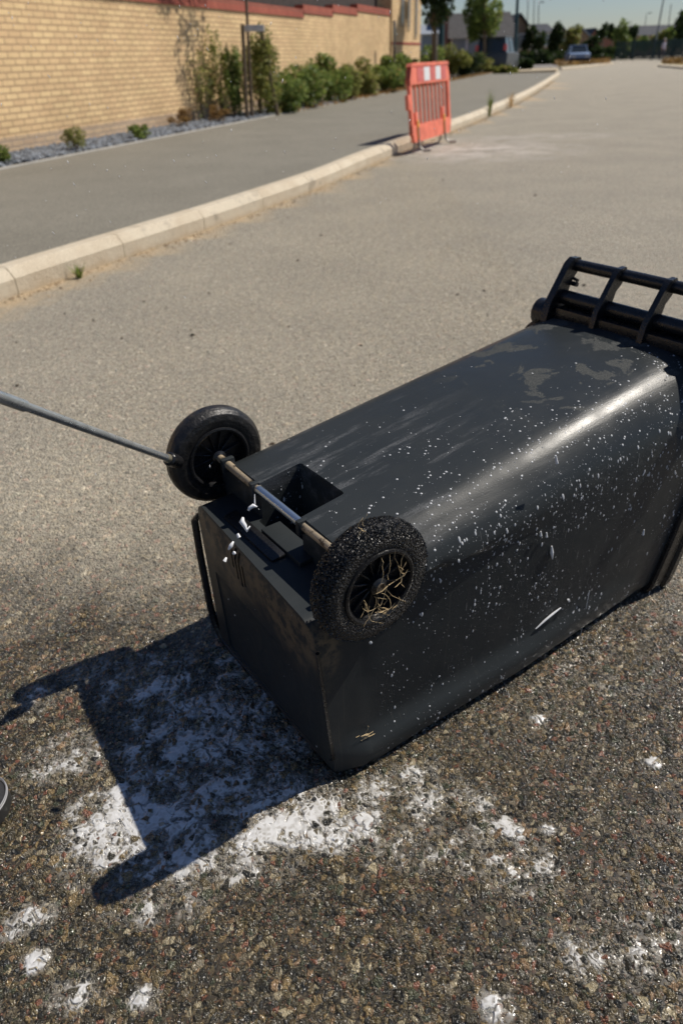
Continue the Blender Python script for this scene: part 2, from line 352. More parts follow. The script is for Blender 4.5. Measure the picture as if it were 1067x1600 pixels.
M_drop = water()
M_orange = simple('red_barrier_plastic', (.84, .205, .125), .5, var=.22, scale=6)
M_refl = simple('white_reflective_sheet', (.80, .80, .80), .35, var=.06)
M_refr = simple('red_reflective_sheet', (.66, .14, .12), .35, var=.1)
M_yel = simple('yellow_leg_sleeve', (.85, .40, .04), .5, var=.15)
M_feet = simple('grey_foot_tube', (.30, .28, .25), .5, metal=.3)

# ---------------------------------------------------------------- road
def axis(lo, hi, step, a, b, grow=1.035):
    xs = list(np.arange(lo, hi, step)); d = step; x = xs[-1]; R = []
    while x < b: d *= grow; x += d; R.append(x)
    d = step; x = lo; L = []
    while x > a: d *= grow; x -= d; L.append(x)
    return np.array(L[::-1]+xs+R)
KB = [np.array(G(*q)[:2]) for q in [(0,472),(94,438.5),(206,400),(347,351),(500,294),(573,261),(640,233),(703,207),(764,181),(834,146),(874,118)]]
d0 = KB[1]-KB[0]; d0 /= np.linalg.norm(d0)
KB = [KB[0]-d0*9, KB[0]-d0*3]+KB
def smooth_line(P, n=12):
    P = [np.array(p) for p in P]; out = []
    for i in range(len(P)-1):
        p0 = P[max(i-1, 0)]; p1 = P[i]; p2 = P[i+1]; p3 = P[min(i+2, len(P)-1)]
        for k in range(n):
            t = k/n; out.append(.5*((2*p1)+(p2-p0)*t+(2*p0-5*p1+4*p2-p3)*t*t+(3*p1-p0-3*p2+p3)*t**3))
    out.append(P[-1]); return np.array(out)
KL = smooth_line(KB, 8)
def kdist(X, Y):
    """signed-ish distance from the kerb face (positive on the road side)"""
    best = np.full(X.shape, 1e9)
    for i in range(len(KL)-1):
        a = KL[i]; d = KL[i+1]-a; L2 = d@d
        t = np.clip(((X-a[0])*d[0]+(Y-a[1])*d[1])/L2, 0, 1); best = np.minimum(best, np.hypot(X-a[0]-d[0]*t, Y-a[1]-d[1]*t))
    return best
xs = axis(-.95, 1.05, .0026, -60, 160); ys = axis(.34, 1.72, .0026, -6, 260)
XX, YY = np.meshgrid(xs, ys); nx, ny = len(xs), len(ys)
def blob(x, y, r, a=1., ry=None, rot=0.):
    ry = ry or r; c, s = math.cos(rot), math.sin(rot); u = (XX-x)*c+(YY-y)*s; v = -(XX-x)*s+(YY-y)*c
    return a*np.clip(1-((u/r)**2+(v/ry)**2), 0, 1)
foam = np.zeros(XX.shape)
def g2(x, y): q = G(x, y); return q[0], q[1]
for (px, py, r, ry, a, rot) in [(330,1150,.20,.17,1.08,0),(200,1290,.12,.11,1.25,.6),(290,1290,.13,.10,1.1,0),(400,1240,.13,.09,1.0,0),(460,1285,.11,.055,1.45,.3),(540,1290,.09,.05,1.15,.2),
        (610,1230,.11,.04,.85,.5),(690,1250,.10,.05,.62,0),(650,1320,.12,.05,.5,0),(780,1300,.05,.03,1.0,-.3),(770,1330,.10,.05,.52,0),(250,1070,.14,.10,.85,0),(370,1050,.10,.08,.8,0),(110,1180,.09,.06,.85,.4),
        (840,1122,.020,.014,1.25,0),(1020,1192,.018,.016,1.15,0),(55,1500,.024,.020,1.25,0),(775,1570,.026,.024,1.5,0),(225,1560,.03,.018,1.1,0),(330,1340,.12,.05,.85,.2),(40,1440,.05,.03,.75,.3),(120,1550,.05,.03,.8,0),(900,1490,.09,.04,.5,-.4),
        (855,1295,.016,.012,1.0,0),(1000,1480,.09,.05,.55,0),(150,1060,.09,.07,.5,0),(820,1370,.07,.04,.72,0),(60,1090,.05,.04,.7,0),(240,1410,.10,.04,.6,0),(400,1350,.08,.04,.7,0)]:
    x, y = g2(px, py); foam = np.maximum(foam, blob(x, y, r*1.15, a*(.80 if r > .05 else .84), ry*1.15, rot))
# wet region: everything near, drying out beyond the bin's left end and behind it
wet = np.clip((1.62-.05*XX-YY)/.75+.15, 0, 1)
wet = np.maximum(wet, np.clip(1.3-np.hypot(XX-.3, YY-.9)/.9, 0, 1))
kd = kdist(XX[::1], YY[::1]) if False else None
sub = (slice(None, None, 4), slice(None, None, 4))
kds = np.clip(kdist(XX[sub], YY[sub]), 0, 9)
kd = np.repeat(np.repeat(kds, 4, 0), 4, 1)[:ny, :nx]
dirt = np.clip(1.15-kd/.30, 0, 1)
bx, by = g2(735, 235); pale = np.clip(1.15-np.hypot((XX-bx)/1.5, (YY-by)/1.3), 0, 1)
bx, by = g2(820, 215); pale = np.maximum(pale, .7*np.clip(1-np.hypot((XX-bx)/2, (YY-by)/.6), 0, 1))
V = np.stack([XX.ravel(), YY.ravel(), np.zeros(nx*ny)], 1)
idx = np.arange(nx*ny).reshape(ny, nx)
Fq = np.stack([idx[:-1, :-1].ravel(), idx[:-1, 1:].ravel(), idx[1:, 1:].ravel(), idx[1:, :-1].ravel()], 1)
road = fastmesh('road', V, Fq, M_road, smooth=True, attr=[('wet', 'POINT', wet.ravel()), ('foam', 'POINT', foam.ravel()), ('dirt', 'POINT', dirt.ravel()), ('pale', 'POINT', pale.ravel())])
struct(road, 'coarse grey road, dry and pale further off, wet and foamy round the bin')

# ground under everything, to the horizon
g = MB(); g.add([(-900, -300, -.03), (1500, -300, -.03), (1500, 1800, -.03), (-900, 1800, -.03)], [(0, 1, 2, 3)]); struct(g.build('ground', M_grass, smooth=False), 'dry grassy ground reaching the horizon')

# pavement + kerb ---------------------------------------------------
KH = .15
def normals(L):
    t = np.gradient(L, axis=0); t /= np.linalg.norm(t, axis=1)[:, None]; return np.stack([-t[:, 1], t[:, 0]], 1)
KN = normals(KL)
# path back edge / wall line
PB0 = G(0, 265, KH)[:2]; PB1 = G(560, 155, KH)[:2]; wd = PB1-PB0; wd /= np.linalg.norm(wd); wn = np.array([-wd[1], wd[0]])
def along(s, off=0., z=0.): q = PB0+wd*s+wn*off; return (q[0], q[1], z)
smax = 75
pv = []; 
for i, p in enumerate(KL):
    q = p+KN[i]*.135; s = max(-12, (p-PB0)@wd); b = PB0+wd*s
    pv.append((q[0], q[1], KH-.004)); pv.append((b[0], b[1], KH-.004))
m = MB(); n_ = len(KL); m.add(pv, [(2*i, 2*i+2, 2*i+3, 2*i+1) for i in range(n_-1)]); struct(m.build('pavement', M_path, smooth=False), 'grey tarmac footpath between kerb and wall')
# kerb stones
m = MB(); acc = 0; prof = [(0, -.05), (-.004, .092), (.004, .104), (.040, .146), (.050, KH), (.135, KH), (.135, -.05)]
seg = np.linalg.norm(np.diff(KL, axis=0), axis=1); cum = np.concatenate([[0], np.cumsum(seg)]); tot = cum[-1]
def kpt(s):
    i = min(np.searchsorted(cum, s, 'right')-1, len(seg)-1); f = (s-cum[i])/seg[i]
    nn = KN[i]*(1-f)+KN[i+1]*f; return KL[i]*(1-f)+KL[i+1]*f, nn/np.linalg.norm(nn)
s = 0
while s < tot-.9:
    e = s+.914; vs = []; R = 4; dz = random.uniform(-.001, .001); dn = random.uniform(-.001, .001)
    for k in range(R+1):
        q, nn = kpt(s+.0025+(e-s-.005)*k/R)
        for a, z in prof: vs.append((q[0]+nn[0]*(a+dn), q[1]+nn[1]*(a+dn), z+dz))
    L = len(prof); fs = [(k*L+j, k*L+j+1, (k+1)*L+j+1, (k+1)*L+j) for k in range(R) for j in range(L-1)]
    fs += [tuple(range(L)), tuple(R*L+j for j in range(L))[::-1]]; m.add(vs, fs); s = e
struct(m.build('kerb', M_kerb, angle=18), 'pale concrete kerb of long stones curving into the distance')
# edging strip + gravel bed
BED = 1.02
m = MB(); m.prism([(0, .05), (0, KH+.012), (.05, KH+.012), (.05, .05)], -14, smax, lambda u, v, w: along(w, u, v)); struct(m.build('path_edging', M_edge, smooth=False))
m = MB(); m.add([along(-14, .05, KH-.01), along(smax, .05, KH-.01), along(smax, 12, KH-.01), along(-14, 12, KH-.01)], [(0, 1, 2, 3)]); struct(m.build('planting_bed', M_soil, smooth=False), 'soil strip at the foot of the brick wall')

def chunks(N, fn, size, name, mat, label=None, cat=None, kind='stuff', parent=None, flat=.6, attr=False):
    """N irregular faceted pebbles merged in one mesh"""
    base = np.array([(1,0,0),(-1,0,0),(0,1,0),(0,-1,0),(0,0,1),(0,0,-1)], float); tri = np.array([(0,2,4),(2,1,4),(1,3,4),(3,0,4),(2,0,5),(1,2,5),(3,1,5),(0,3,5)])
    P = fn(N); Vv = base[None]*(.6+.6*rng.random((N, 6, 1))); Vv[:, :, 2] *= flat
    a = rng.random(N)*6.28; c, s = np.cos(a)[:, None], np.sin(a)[:, None]; x = Vv[:, :, 0].copy(); Vv[:, :, 0] = x*c-Vv[:, :, 1]*s; Vv[:, :, 1] = x*s+Vv[:, :, 1]*c
    tl = rng.normal(0, .35, (N, 1)); z = Vv[:, :, 2].copy(); Vv[:, :, 2] += Vv[:, :, 0]*tl
    sz = size[0]+(size[1]-size[0])*rng.random((N, 1, 1))**1.8; Vv = Vv*sz+P[:, None]
    T = (tri[None]+6*np.arange(N)[:, None, None]).reshape(-1, 3)
    o = fastmesh(name, Vv.reshape(-1, 3), T, mat, parent)
    if kind: o['kind'] = kind
    if label: o['label'] = label
    if cat: o['category'] = cat
    return o
def bedpts(N):
    s = rng.uniform(-2, 14, N)**1; off = rng.uniform(.07, BED-.02, N); P = PB0[None]+wd[None]*s[:, None]+wn[None]*off[:, None]; return np.column_stack([P, KH+rng.uniform(0, .03, N)])
chunks(9000, bedpts, (.022, .055), 'slate_gravel', M_slate, 'blue grey slate chippings along the wall foot', 'gravel')

# ---------------------------------------------------------------- brick wall with stepped coping
WO = BED                                     # wall face offset from path edge
def wallhit(x, y, off=WO):
    d = ray(x, y); n3 = np.array([wn[0], wn[1], 0]); P0 = np.array([*(PB0+wn*off), 0]); c = np.array([0, 0, H])
    P = c+d*(((P0-c)@n3)/(d@n3)); return (P[:2]-PB0)@wd, P[2]
def uvbox(o, du, dv=Vector((0, 0, 1))):
    me = o.data; uvl = me.uv_layers.new(name='UVMap'); du = Vector((du[0], du[1], 0))
    perp = Vector((-du.y, du.x, 0))
    for p in me.polygons:
        for li in p.loop_indices:
            co = me.vertices[me.loops[li].vertex_index].co
            uvl.data[li].uv = (co.dot(du) if abs(p.normal.dot(du)) < .7 else co.dot(perp), co.dot(dv))
s1, z1 = wallhit(474, 28); s0w, z0w = wallhit(200, 0); s2, z2 = wallhit(520, 26); s3, z3 = wallhit(558, 24.5); s4, z4 = wallhit(609, 25)
sH, _ = wallhit(609, 60); sHe, _ = wallhit(654, 60); capT = wallhit(430, 9)[1]-wallhit(430, 24)[1]
print('wall', s0w, z0w, s1, z1, s2, z2, s3, z3, s4, z4, sHe, 'cap', capT)
wall = empty('brick_wall', along(0, WO, 0)); tag(wall, 'long buff brick garden wall with stepped red coping beside the footpath', 'wall')
wall.location = (0, 0, 0)
edges = [-13, s1, s2, s3, s4]; tops = [z1, z2, z3, z4]
m = MB()
for a, b, z in zip(edges[:-1], edges[1:], tops): m.prism([(WO, 0), (WO, z), (WO+.215, z), (WO+.215, 0)], a, b, lambda u, v, w: along(w, u, v))
o = m.build('masonry', M_brick, wall, smooth=False); uvbox(o, wd)
m = MB(); CT = min(.30, capT)
for a, b, z in zip(edges[:-1], edges[1:], tops):
    m.prism([(WO-.025, z+.002), (WO-.025, z+.05), (WO-.008, z+.052), (WO-.008, z+CT), (WO+.223, z+CT), (WO+.223, z+.002)], a+.002, b-.002, lambda u, v, w: along(w, u, v))
o = m.build('coping', M_redbrick, wall, smooth=False); uvbox(o, wd)
m = MB(); m.prism([(WO-.003, KH-.02), (WO-.003, KH+.20), (WO, KH+.20), (WO, KH-.02)], -13, s4, lambda u, v, w: along(w, u, v))
o = m.build('lower_courses', brick('washed_brick', (.60, .44, .28), (.50, .36, .24), (.42, .33, .25)), wall, smooth=False); uvbox(o, wd)
# timber fence behind the wall top
f = empty('timber_fence'); tag(f, 'dark brown timber fence rising behind the red wall coping', 'fence')
m = MB(); s = s0w+2
while s < s4-.2: m.prism([(WO+.42, 1), (WO+.42, z4+1.15), (WO+.44, z4+1.15), (WO+.44, 1)], s, s+.14, lambda u, v, w: along(w, u, v)); s += .15
m.build('boards', M_fence, f, smooth=False)
s = s0w+2
while s < s4: m = MB(); m.prism([(WO+.445, 0), (WO+.445, z4+1.2), (WO+.54, z4+1.2), (WO+.54, 0)], s, s+.09, lambda u, v, w: along(w, u, v)); m.build('post', M_fence, f, smooth=False); s += 2.4
# buff house at the wall's end
hs = empty('brick_house'); tag(hs, 'tall buff brick house with narrow slit windows at the end of the wall', 'house')
m = MB(); HZ = 6.2; zb = wallhit(632, 68)[1]
HA, HB = s4+.05, sHe
m.prism([(WO-.06, 0), (WO-.06, HZ), (WO+8, HZ), (WO+8, 0)], HA, HB, lambda u, v, w: along(w, u, v))
o = m.build('wall', M_brick, hs, smooth=False); uvbox(o, wd)
m = MB(); m.prism([(WO-.075, zb-.04), (WO-.075, zb+.04), (WO-.063, zb+.04), (WO-.063, zb-.04)], HA, HB, lambda u, v, w: along(w, u, v)); o = m.build('red_band', M_redbrick, hs, smooth=False); uvbox(o, wd)
m = MB(); m.prism([(WO-.3, HZ), (WO+4, HZ+3.4), (WO+8.3, HZ)], HA-.2, HB+.3, lambda u, v, w: along(w, u, v)); m.build('roof', M_roof, hs, smooth=False)
for (x0, x1, y1) in [(622, 627, 42), (633, 637, 48), (644, 648, 60)]:
    a = wallhit(x0, y1)[0]; b = wallhit(x1, y1)[0]; z = wallhit(x1, y1)[1]
    fr = MB(); fr.prism([(WO-.085, z), (WO-.085, 4.9), (WO-.063, 4.9), (WO-.063, z)], a, b, lambda u, v, w: along(w, u, v)); fo = fr.build('window', simple('window_frame', (.36, .27, .16), .6), hs, smooth=False)
    m = MB(); m.prism([(WO-.092, z+.1), (WO-.092, 4.8), (WO-.087, 4.8), (WO-.087, z+.1)], a+(b-a)*.25, b-(b-a)*.15, lambda u, v, w: along(w, u, v)); m.build('pane', simple('brown_glass', (.12, .10, .08), .2), fo, smooth=False)  # dark brown glass colour for the narrow panes
# dark thin post + pipe by the wall
a, zz = wallhit(616, 32, WO-.5); m = MB(); q = along(a, WO-.5, 0); m.tube([(q[0], q[1], 0), (q[0], q[1], 1.3)], .035, 10)
pz = wallhit(616, 74, WO-.5)[1]
pst = empty('sign_post', (0, 0, 0)); tag(pst, 'slim dark post with a black marker blade before the house corner', 'post')
m = MB(); m.tube([(q[0], q[1], 0), (q[0], q[1], pz)], .045, 10); m.build('pole', M_fence, pst)
m = MB(); m.box((q[0], q[1], (pz+zz)/2), (.16, .05, zz-pz), Matrix.Rotation(math.atan2(wd[1], wd[0]), 4, 'Z'), .01); m.build('blade', M_glassd, pst)

# ---------------------------------------------------------------- foliage
def leaves(name, mat, parent, ctr, rad, N, size, seed=0, lobes=9, gap=.55, upward=0., tone=(0, 1)):
    r = np.random.default_rng(seed+5); ctr = np.array(ctr, float); rad = np.array(rad, float)
    lc = r.normal(0, .42, (lobes, 3)); lc /= np.maximum(1, np.linalg.norm(lc, axis=1)/.8)[:, None]; lr = r.uniform(.28, .52, lobes); lt = r.uniform(-.25, .25, lobes)
    k = r.integers(0, lobes, N); d = r.normal(0, 1, (N, 3)); d /= np.linalg.norm(d, axis=1)[:, None]
    P = lc[k]+d*(lr[k]*r.uniform(.25, 1.1, N)**.5)[:, None]
    P = P[(r.random(N) > gap*(np.sin(P[:, 0]*7)*np.cos(P[:, 2]*6+P[:, 1]*5)*.5+.5))]; n = len(P); k = k[:n]
    P = ctr+P*rad
    nrm = r.normal(0, 1, (n, 3)); nrm[:, 2] += .6; nrm /= np.linalg.norm(nrm, axis=1)[:, None]
    u = np.cross(nrm, r.normal(0, 1, (n, 3))); u /= np.linalg.norm(u, axis=1)[:, None]; v = np.cross(nrm, u)
    s = (size*r.uniform(.6, 1.3, n))[:, None]
    Q = np.stack([P-u*s, P+v*s*.45-u*.2*s, P+u*s, P-v*s*.45-u*.2*s], 1).reshape(-1, 3); Q[:, 2] = np.maximum(Q[:, 2], .0)
    t = np.clip(r.uniform(tone[0], tone[1], n)**1.2*.9+lt[k], 0, 1)
    return fastmesh(name, Q, np.arange(4*n).reshape(-1, 4), mat, parent, attr=[('tone', 'FACE', t)])
def plant(px, py, wpx, hpx, name, label, cat, mat, N=1200, leaf=.05, group=None, zg=KH, seed=None, lobes=10, depth=1., stem=True, tall=False):
    b = G(px, py, zg); z = (b-[0, 0, H])@FW; k = z/FPX; w = wpx*k/2
    hh = FPX; # height by matching the top pixel
    d = ray(px, py-hpx); t = b[1]/d[1]; ht = H+d[2]*t-zg
    root = empty(name, tuple(b)); tag(root, label, cat, group); ht = max(ht, .1)
    leaves('foliage', mat, root, (0, 0, ht*.54), (w*1.34, w*1.3*depth, ht*.56), N, leaf, seed if seed is not None else int(px), lobes)
    if stem:
        m = MB(); rr = random.Random(int(px))
        for i in range(4 if not tall else 6):
            a = rr.uniform(0, 6.28); q = rr.uniform(.2, .7)
            m.tube([(0, 0, -.02), (math.cos(a)*w*.2, math.sin(a)*w*.2, ht*.35), (math.cos(a)*w*q, math.sin(a)*w*q, ht*rr.uniform(.6, .9))], [.012+.01*ht, .01, .004], 5)
        m.build('stem', M_bark, root)
    return root
BALLS = 'small clipped shrubs in the slate bed'
plant(6, 259, 36, 30, 'small_shrub', 'dark green bushy ball cut by the left edge in the slate bed', 'shrub', M_leaf, 1500, .018, BALLS)
plant(122, 237, 31, 38, 'small_shrub', 'egg shaped olive green shrub, second from left in the slate bed', 'shrub', M_leafy, 1500, .016, BALLS)
plant(215, 219, 29, 30, 'small_shrub', 'spiky bright green little shrub in the middle of the slate bed', 'shrub', M_leaf, 1200, .022, BALLS)
plant(285, 199, 32, 29, 'small_shrub', 'rusty brown ball shrub between the green shrub and the saplings', 'shrub', M_leafo, 1200, .022, BALLS)
plant(344, 192, 28, 28, 'small_shrub', 'orange brown ball shrub at the foot of the climbing plants', 'shrub', M_leafo, 1200, .022, BALLS)
WP = 'tall wispy plants by the brick wall'
plant(318, 190, 30, 105, 'wispy_plant', 'sparse twiggy plant standing alone left of the tree stakes', 'plant', M_leafy, 700, .032, WP, tall=True, lobes=14)
plant(348, 186, 30, 122, 'wispy_plant', 'thin yellow green plant just left of the tall stakes', 'plant', M_leafy, 1300, .034, WP, tall=True, lobes=14)
plant(368, 184, 24, 132, 'wispy_plant', 'tall narrow dark green plant against the wall shadow', 'plant', M_leaf, 3000, .038, WP, tall=True, lobes=14)
plant(408, 180, 56, 125, 'wispy_plant', 'tallest leafy plant wrapped around the tree stakes', 'plant', M_leafy, 5200, .040, WP, tall=True, lobes=18)
BU = 'shrubs along the back of the footpath'
for i, (x, y, w, h, lab, mt, N, lf) in enumerate([
    (444, 176, 58, 52, 'low green shrub right beside the staked sapling', M_leaf, 2600, .045),
    (478, 168, 64, 62, 'broad dark green shrub, second from the stakes', M_leaf, 3000, .05),
    (512, 160, 56, 76, 'tallest bushy shrub in the middle of the row', M_leaf, 3200, .05),
    (540, 156, 44, 48, 'small green shrub between the tall bush and the reddish one', M_leafy, 2200, .05),
    (572, 150, 54, 52, 'light green shrub with brownish tips in front of the wall', M_leafy, 2600, .055),
    (602, 144, 50, 50, 'rounded green shrub below the dark marker post', M_leaf, 2600, .06),
    (630, 138, 46, 56, 'leafy green shrub just left of the red barrier', M_leaf, 2600, .06),
    (655, 134, 36, 40, 'green shrub hidden behind the top of the barrier', M_leaf, 2000, .07),
    (672, 126, 40, 50, 'tall shrub between house corner and green lamp post', M_leaf, 2400, .08),
    (706, 122, 40, 44, 'olive shrub right of the green lamp post', M_leafy, 2200, .08),
    (728, 118, 36, 44, 'dark brownish shrub at the far end of the footpath', M_leafd, 2200, .08),
    (748, 114, 30, 30, 'low yellowish shrub in front of the parked vehicle', M_leafy, 1600, .08)]):
    plant(x, y, w, h, 'shrub', lab, 'shrub', mt, int(N*1.6), lf, BU, lobes=16)
# low dry ground cover beneath the shrubs
def coverpts(N):
    s = rng.uniform(9, 42, N); P = PB0[None]+wd[None]*s[:, None]+wn[None]*rng.uniform(-.08, .5, N)[:, None]; return np.column_stack([P, KH+rng.uniform(0, .05, N)])
def leafscatter(name, P, size, mat, label, cat, lean=.5):
    n = len(P); nrm = rng.normal(0, 1, (n, 3)); nrm[:, 2] += lean; nrm /= np.linalg.norm(nrm, axis=1)[:, None]
    u = np.cross(nrm, rng.normal(0, 1, (n, 3))); u /= np.linalg.norm(u, axis=1)[:, None]; v = np.cross(nrm, u); s = (size*rng.uniform(.5, 1.4, n))[:, None]
    Q = np.stack([P-u*s, P+v*s*.4, P+u*s, P-v*s*.4], 1).reshape(-1, 3)
    o = fastmesh(name, Q, np.arange(4*n).reshape(-1, 4), mat, attr=[('tone', 'FACE', rng.random(n))]); return tag(o, label, cat, kind='stuff')
leafscatter('leaf_litter', coverpts(7000), .035, M_leafo, 'dry brown litter and weeds at the foot of the shrubs', 'ground cover')

# staked young tree (its crown is above the frame; its shadow falls on the wall)
stb = G(394, 184, KH)
tr = empty('young_tree', tuple(stb)); tag(tr, 'thin young street tree tied between two stakes beside the wall', 'tree')
def topz(px, py, base): d = ray(px, py); return H+d[2]*base[1]/d[1], d[0]*base[1]/d[1]
zt, xt = topz(385, 0, stb)
m = MB(); m.tube([(0, 0, 0), ((xt-stb[0])*.5, 0, (zt-KH)*.5), (xt-stb[0], 0, zt-KH), (xt-stb[0]-.03, .1, zt+.9), (xt-stb[0], .1, zt+2.2)], [.035, .03, .027, .024, .012], 8)
for i in range(9):
    a = i*2.4; z0 = zt+.5+i*.17; m.tube([(xt-stb[0], .05, z0), (xt-stb[0]+math.cos(a)*.35, .05+math.sin(a)*.35, z0+.45)], [.012, .004], 5)
m.build('trunk', M_bark, tr)
leaves('crown', M_leaf, tr, (xt-stb[0], .05, zt+1.75), (.75, .75, 1.25), 3200, .05, 3, 16)
for (px, py, tpx, tpy, lab) in [(386, 186, 379, 38, 'left timber tree stake leaning beside the young tree'), (436, 180, 407, 44, 'right timber tree stake leaning inward beside the young tree')]:
    b = G(px, py, KH); z, x = topz(tpx, tpy, b); m = MB(); m.tube([(b[0], b[1], 0), (x, b[1], z)], .036, 8); tag(m.build('tree_stake', M_stake), lab, 'stake', 'stakes of the young tree')
z, x = topz(379, 45, stb); z2_, x2 = topz(413, 43, stb)
m = MB(); m.box(((x+x2)/2, stb[1]-.06, z), (x2-x, .03, .10), bev=.008); m.box(((x+x2)/2, stb[1]+.06, z), (x2-x, .02, .08), bev=.004)
tag(m.build('tree_tie', M_tie), 'pale strap joining the two tree stakes around the trunk', 'tree tie')

# ---------------------------------------------------------------- weeds on the kerb
def weed(px, py, hpx, n, mat, label, spread=.05, name='weed'):
    b = G(px, py, 0); z = (b-[0, 0, H])@FW; ht = hpx*z/FPX*1.15; Q = []; F = []
    for i in range(n):
        a = random.uniform(0, 6.28); r = random.uniform(0, spread); bx, by = b[0]+math.cos(a)*r*.5, b[1]+math.sin(a)*r*.5; L = ht*random.uniform(.45, 1); w = .004+.002*ht
        ex, ey = math.cos(a)*r*2, math.sin(a)*r*2; k = len(Q); px_, py_ = -math.sin(a)*w, math.cos(a)*w
        Q += [(bx-px_, by-py_, 0), (bx+px_, by+py_, 0), (bx+ex*.4+px_, by+ey*.4+py_, L*.6), (bx+ex*.4-px_, by+ey*.4-py_, L*.6), (bx+ex, by+ey, L), (bx+ex*.98, by+ey*.98, L*.99)]
        F += [(k, k+1, k+2, k+3), (k+3, k+2, k+4, k+5)]
    o = fastmesh(name, Q, F, mat, attr=[('tone', 'FACE', rng.random(len(F)))]); tag(o, label, 'weed', 'weeds at the kerb'); return o
weed(125, 434, 20, 60, M_leaf, 'small green weed at the kerb foot on the left', .03)
weed(764, 182, 34, 50, M_leaf, 'tall green weed at the kerb right of the barrier', .05)
weed(797, 168, 22, 50, M_straw, 'dry yellow weed at the kerb beyond the green one', .08)
def kdirt(N):
    out = []
    for i in range(N):
        s = random.uniform(9, min(tot-1, 42)); q, nn = kpt(s); o_ = abs(random.gauss(0, .07)); out.append((q[0]-nn[0]*o_, q[1]-nn[1]*o_, .002))
    return np.array(out)
chunks(5000, kdirt, (.003, .012), 'kerb_grit', simple('sandy_grit', (.38, .28, .17), .9, var=.4, scale=5), 'sandy grit gathered along the foot of the kerb', 'grit')
def strays(N):
    P = []
    for i in range(N): q = G(random.uniform(-100, 1067), 230+random.random()**1.2*480); P.append((q[0], q[1], .003))
    P = [p for p in P if kdist(np.array([p[0]]), np.array([p[1]]))[0] > .05 and p[0] > -1.9]
    return np.array((P*5)[:N])
chunks(70, strays, (.004, .016), 'stray_stones', M_soil, 'dark loose stones and crumbs scattered on the dry road', 'stones')

# ---------------------------------------------------------------- red barrier
A = G(644.6, 224.4, .13); B = G(703.7, 206, .13); bw = np.linalg.norm((B-A)[:2]); bd = (B-A)/np.linalg.norm(B-A); bn = np.array([bd[1], -bd[0], 0])
ang = math.atan2(bd[1], bd[0]); print('barrier', A, B, bw)
bar = empty('plastic_barrier', (A[0], A[1], 0), ang); tag(bar, 'red plastic pedestrian barrier with white reflective panels standing by the kerb', 'barrier')
zt_ = topz(636.7, 98.4, A)[0]; BH = zt_; BW = bw; print('barrier height', BH)
bar.rotation_euler = (math.radians(-6), 0, ang)
def bt(u, v, w): return (u, w, v)      # local x along, y depth, z up
T = .022
m = MB(); cx = .07
outl = [(0, .22), (.0, BH*.83), (.09, BH), (BW-.05, BH), (BW, BH*.83), (BW, .22), (BW-.06, .13), (.07, .13)]
def bar_box(m, x0, x1, z0, z1, t=T, y=0): m.box(((x0+x1)/2, y, (z0+z1)/2), (x1-x0, t*2, z1-z0), bev=.008)
# frame pieces
m.prism([(0, .24), (0, BH*.80), (.075, BH*.80), (.075, .24)], -T, T, bt)
m.prism([(BW-.075, .24), (BW-.075, BH*.80), (BW, BH*.80), (BW, .24)], -T, T, bt)
m.prism([(.0, .241), (.07, .13), (BW-.06, .13), (BW, .241), (BW, .33), (0, .33)], -T-.003, T+.003, bt)
m.prism([(0, BH*.77), (BW, BH*.77), (BW, BH*.83), (BW-.07, BH), (.10, BH), (0, BH*.83)], -T-.003, T+.003, bt)
m.prism([(.0, BH*.77), (.0, BH*.83), (.10, BH), (.125, BH), (.04, BH*.77)], -T-.012, T+.012, bt)
m.prism([(.05, BH*.965), (.10, BH), (BW-.07, BH), (BW-.03, BH*.965)], -T-.012, T+.012, bt)
m.build('panel', M_orange, bar, angle=30)
ns = 8
for i in range(ns):
    x = .075+(BW-.15)*(i+1)/(ns+1); mm = MB(); bar_box(mm, x-.0145, x+.0145, .33, BH*.77, .013); mm.build('slat', M_orange, bar)
for (f0, f1, mt) in [(.17, .31, M_refr), (.33, .48, M_refl), (.50, .60, M_refr), (.62, .76, M_refl), (.78, .90, M_refr)]:
    mm = MB(); mm.box((BW*(f0+f1)/2, -T-.0055, BH*.875), (BW*(f1-f0)*.93, .004, BH*.15)); mm.build('reflective_panel', mt, bar, smooth=False)
mm = MB(); mm.box((-.045, 0, BH*.585), (.075, .05, .17), bev=.012); mm.build('side_hook', M_orange, bar)
# feet: curved tubes across the plane
for (fx, tip) in ((.19, (665.6, 248)), (BW*.80, (701, 229.6))):
    m = MB(); bar_box(m, fx-.045, fx+.045, .30, .47, T+.006); m.build('socket', M_orange, bar)
    m = MB(); m.box((fx, -T-.012, .27), (.045, .012, .22), bev=.003); m.build('yellow_sleeve', M_yel, bar)
    m = MB(); m.tube([(fx, -T-.01, .30), (fx, -T-.01, .15), (fx, -.04, .07), (fx, -.09, .020), (fx, -.19, .016)], .016, 8); m.tube([(fx, T+.01, .30), (fx, T+.01, .15), (fx, .04, .07), (fx, .09, .020), (fx, .19, .016)], .016, 8)
    m.build('foot', M_feet, bar)

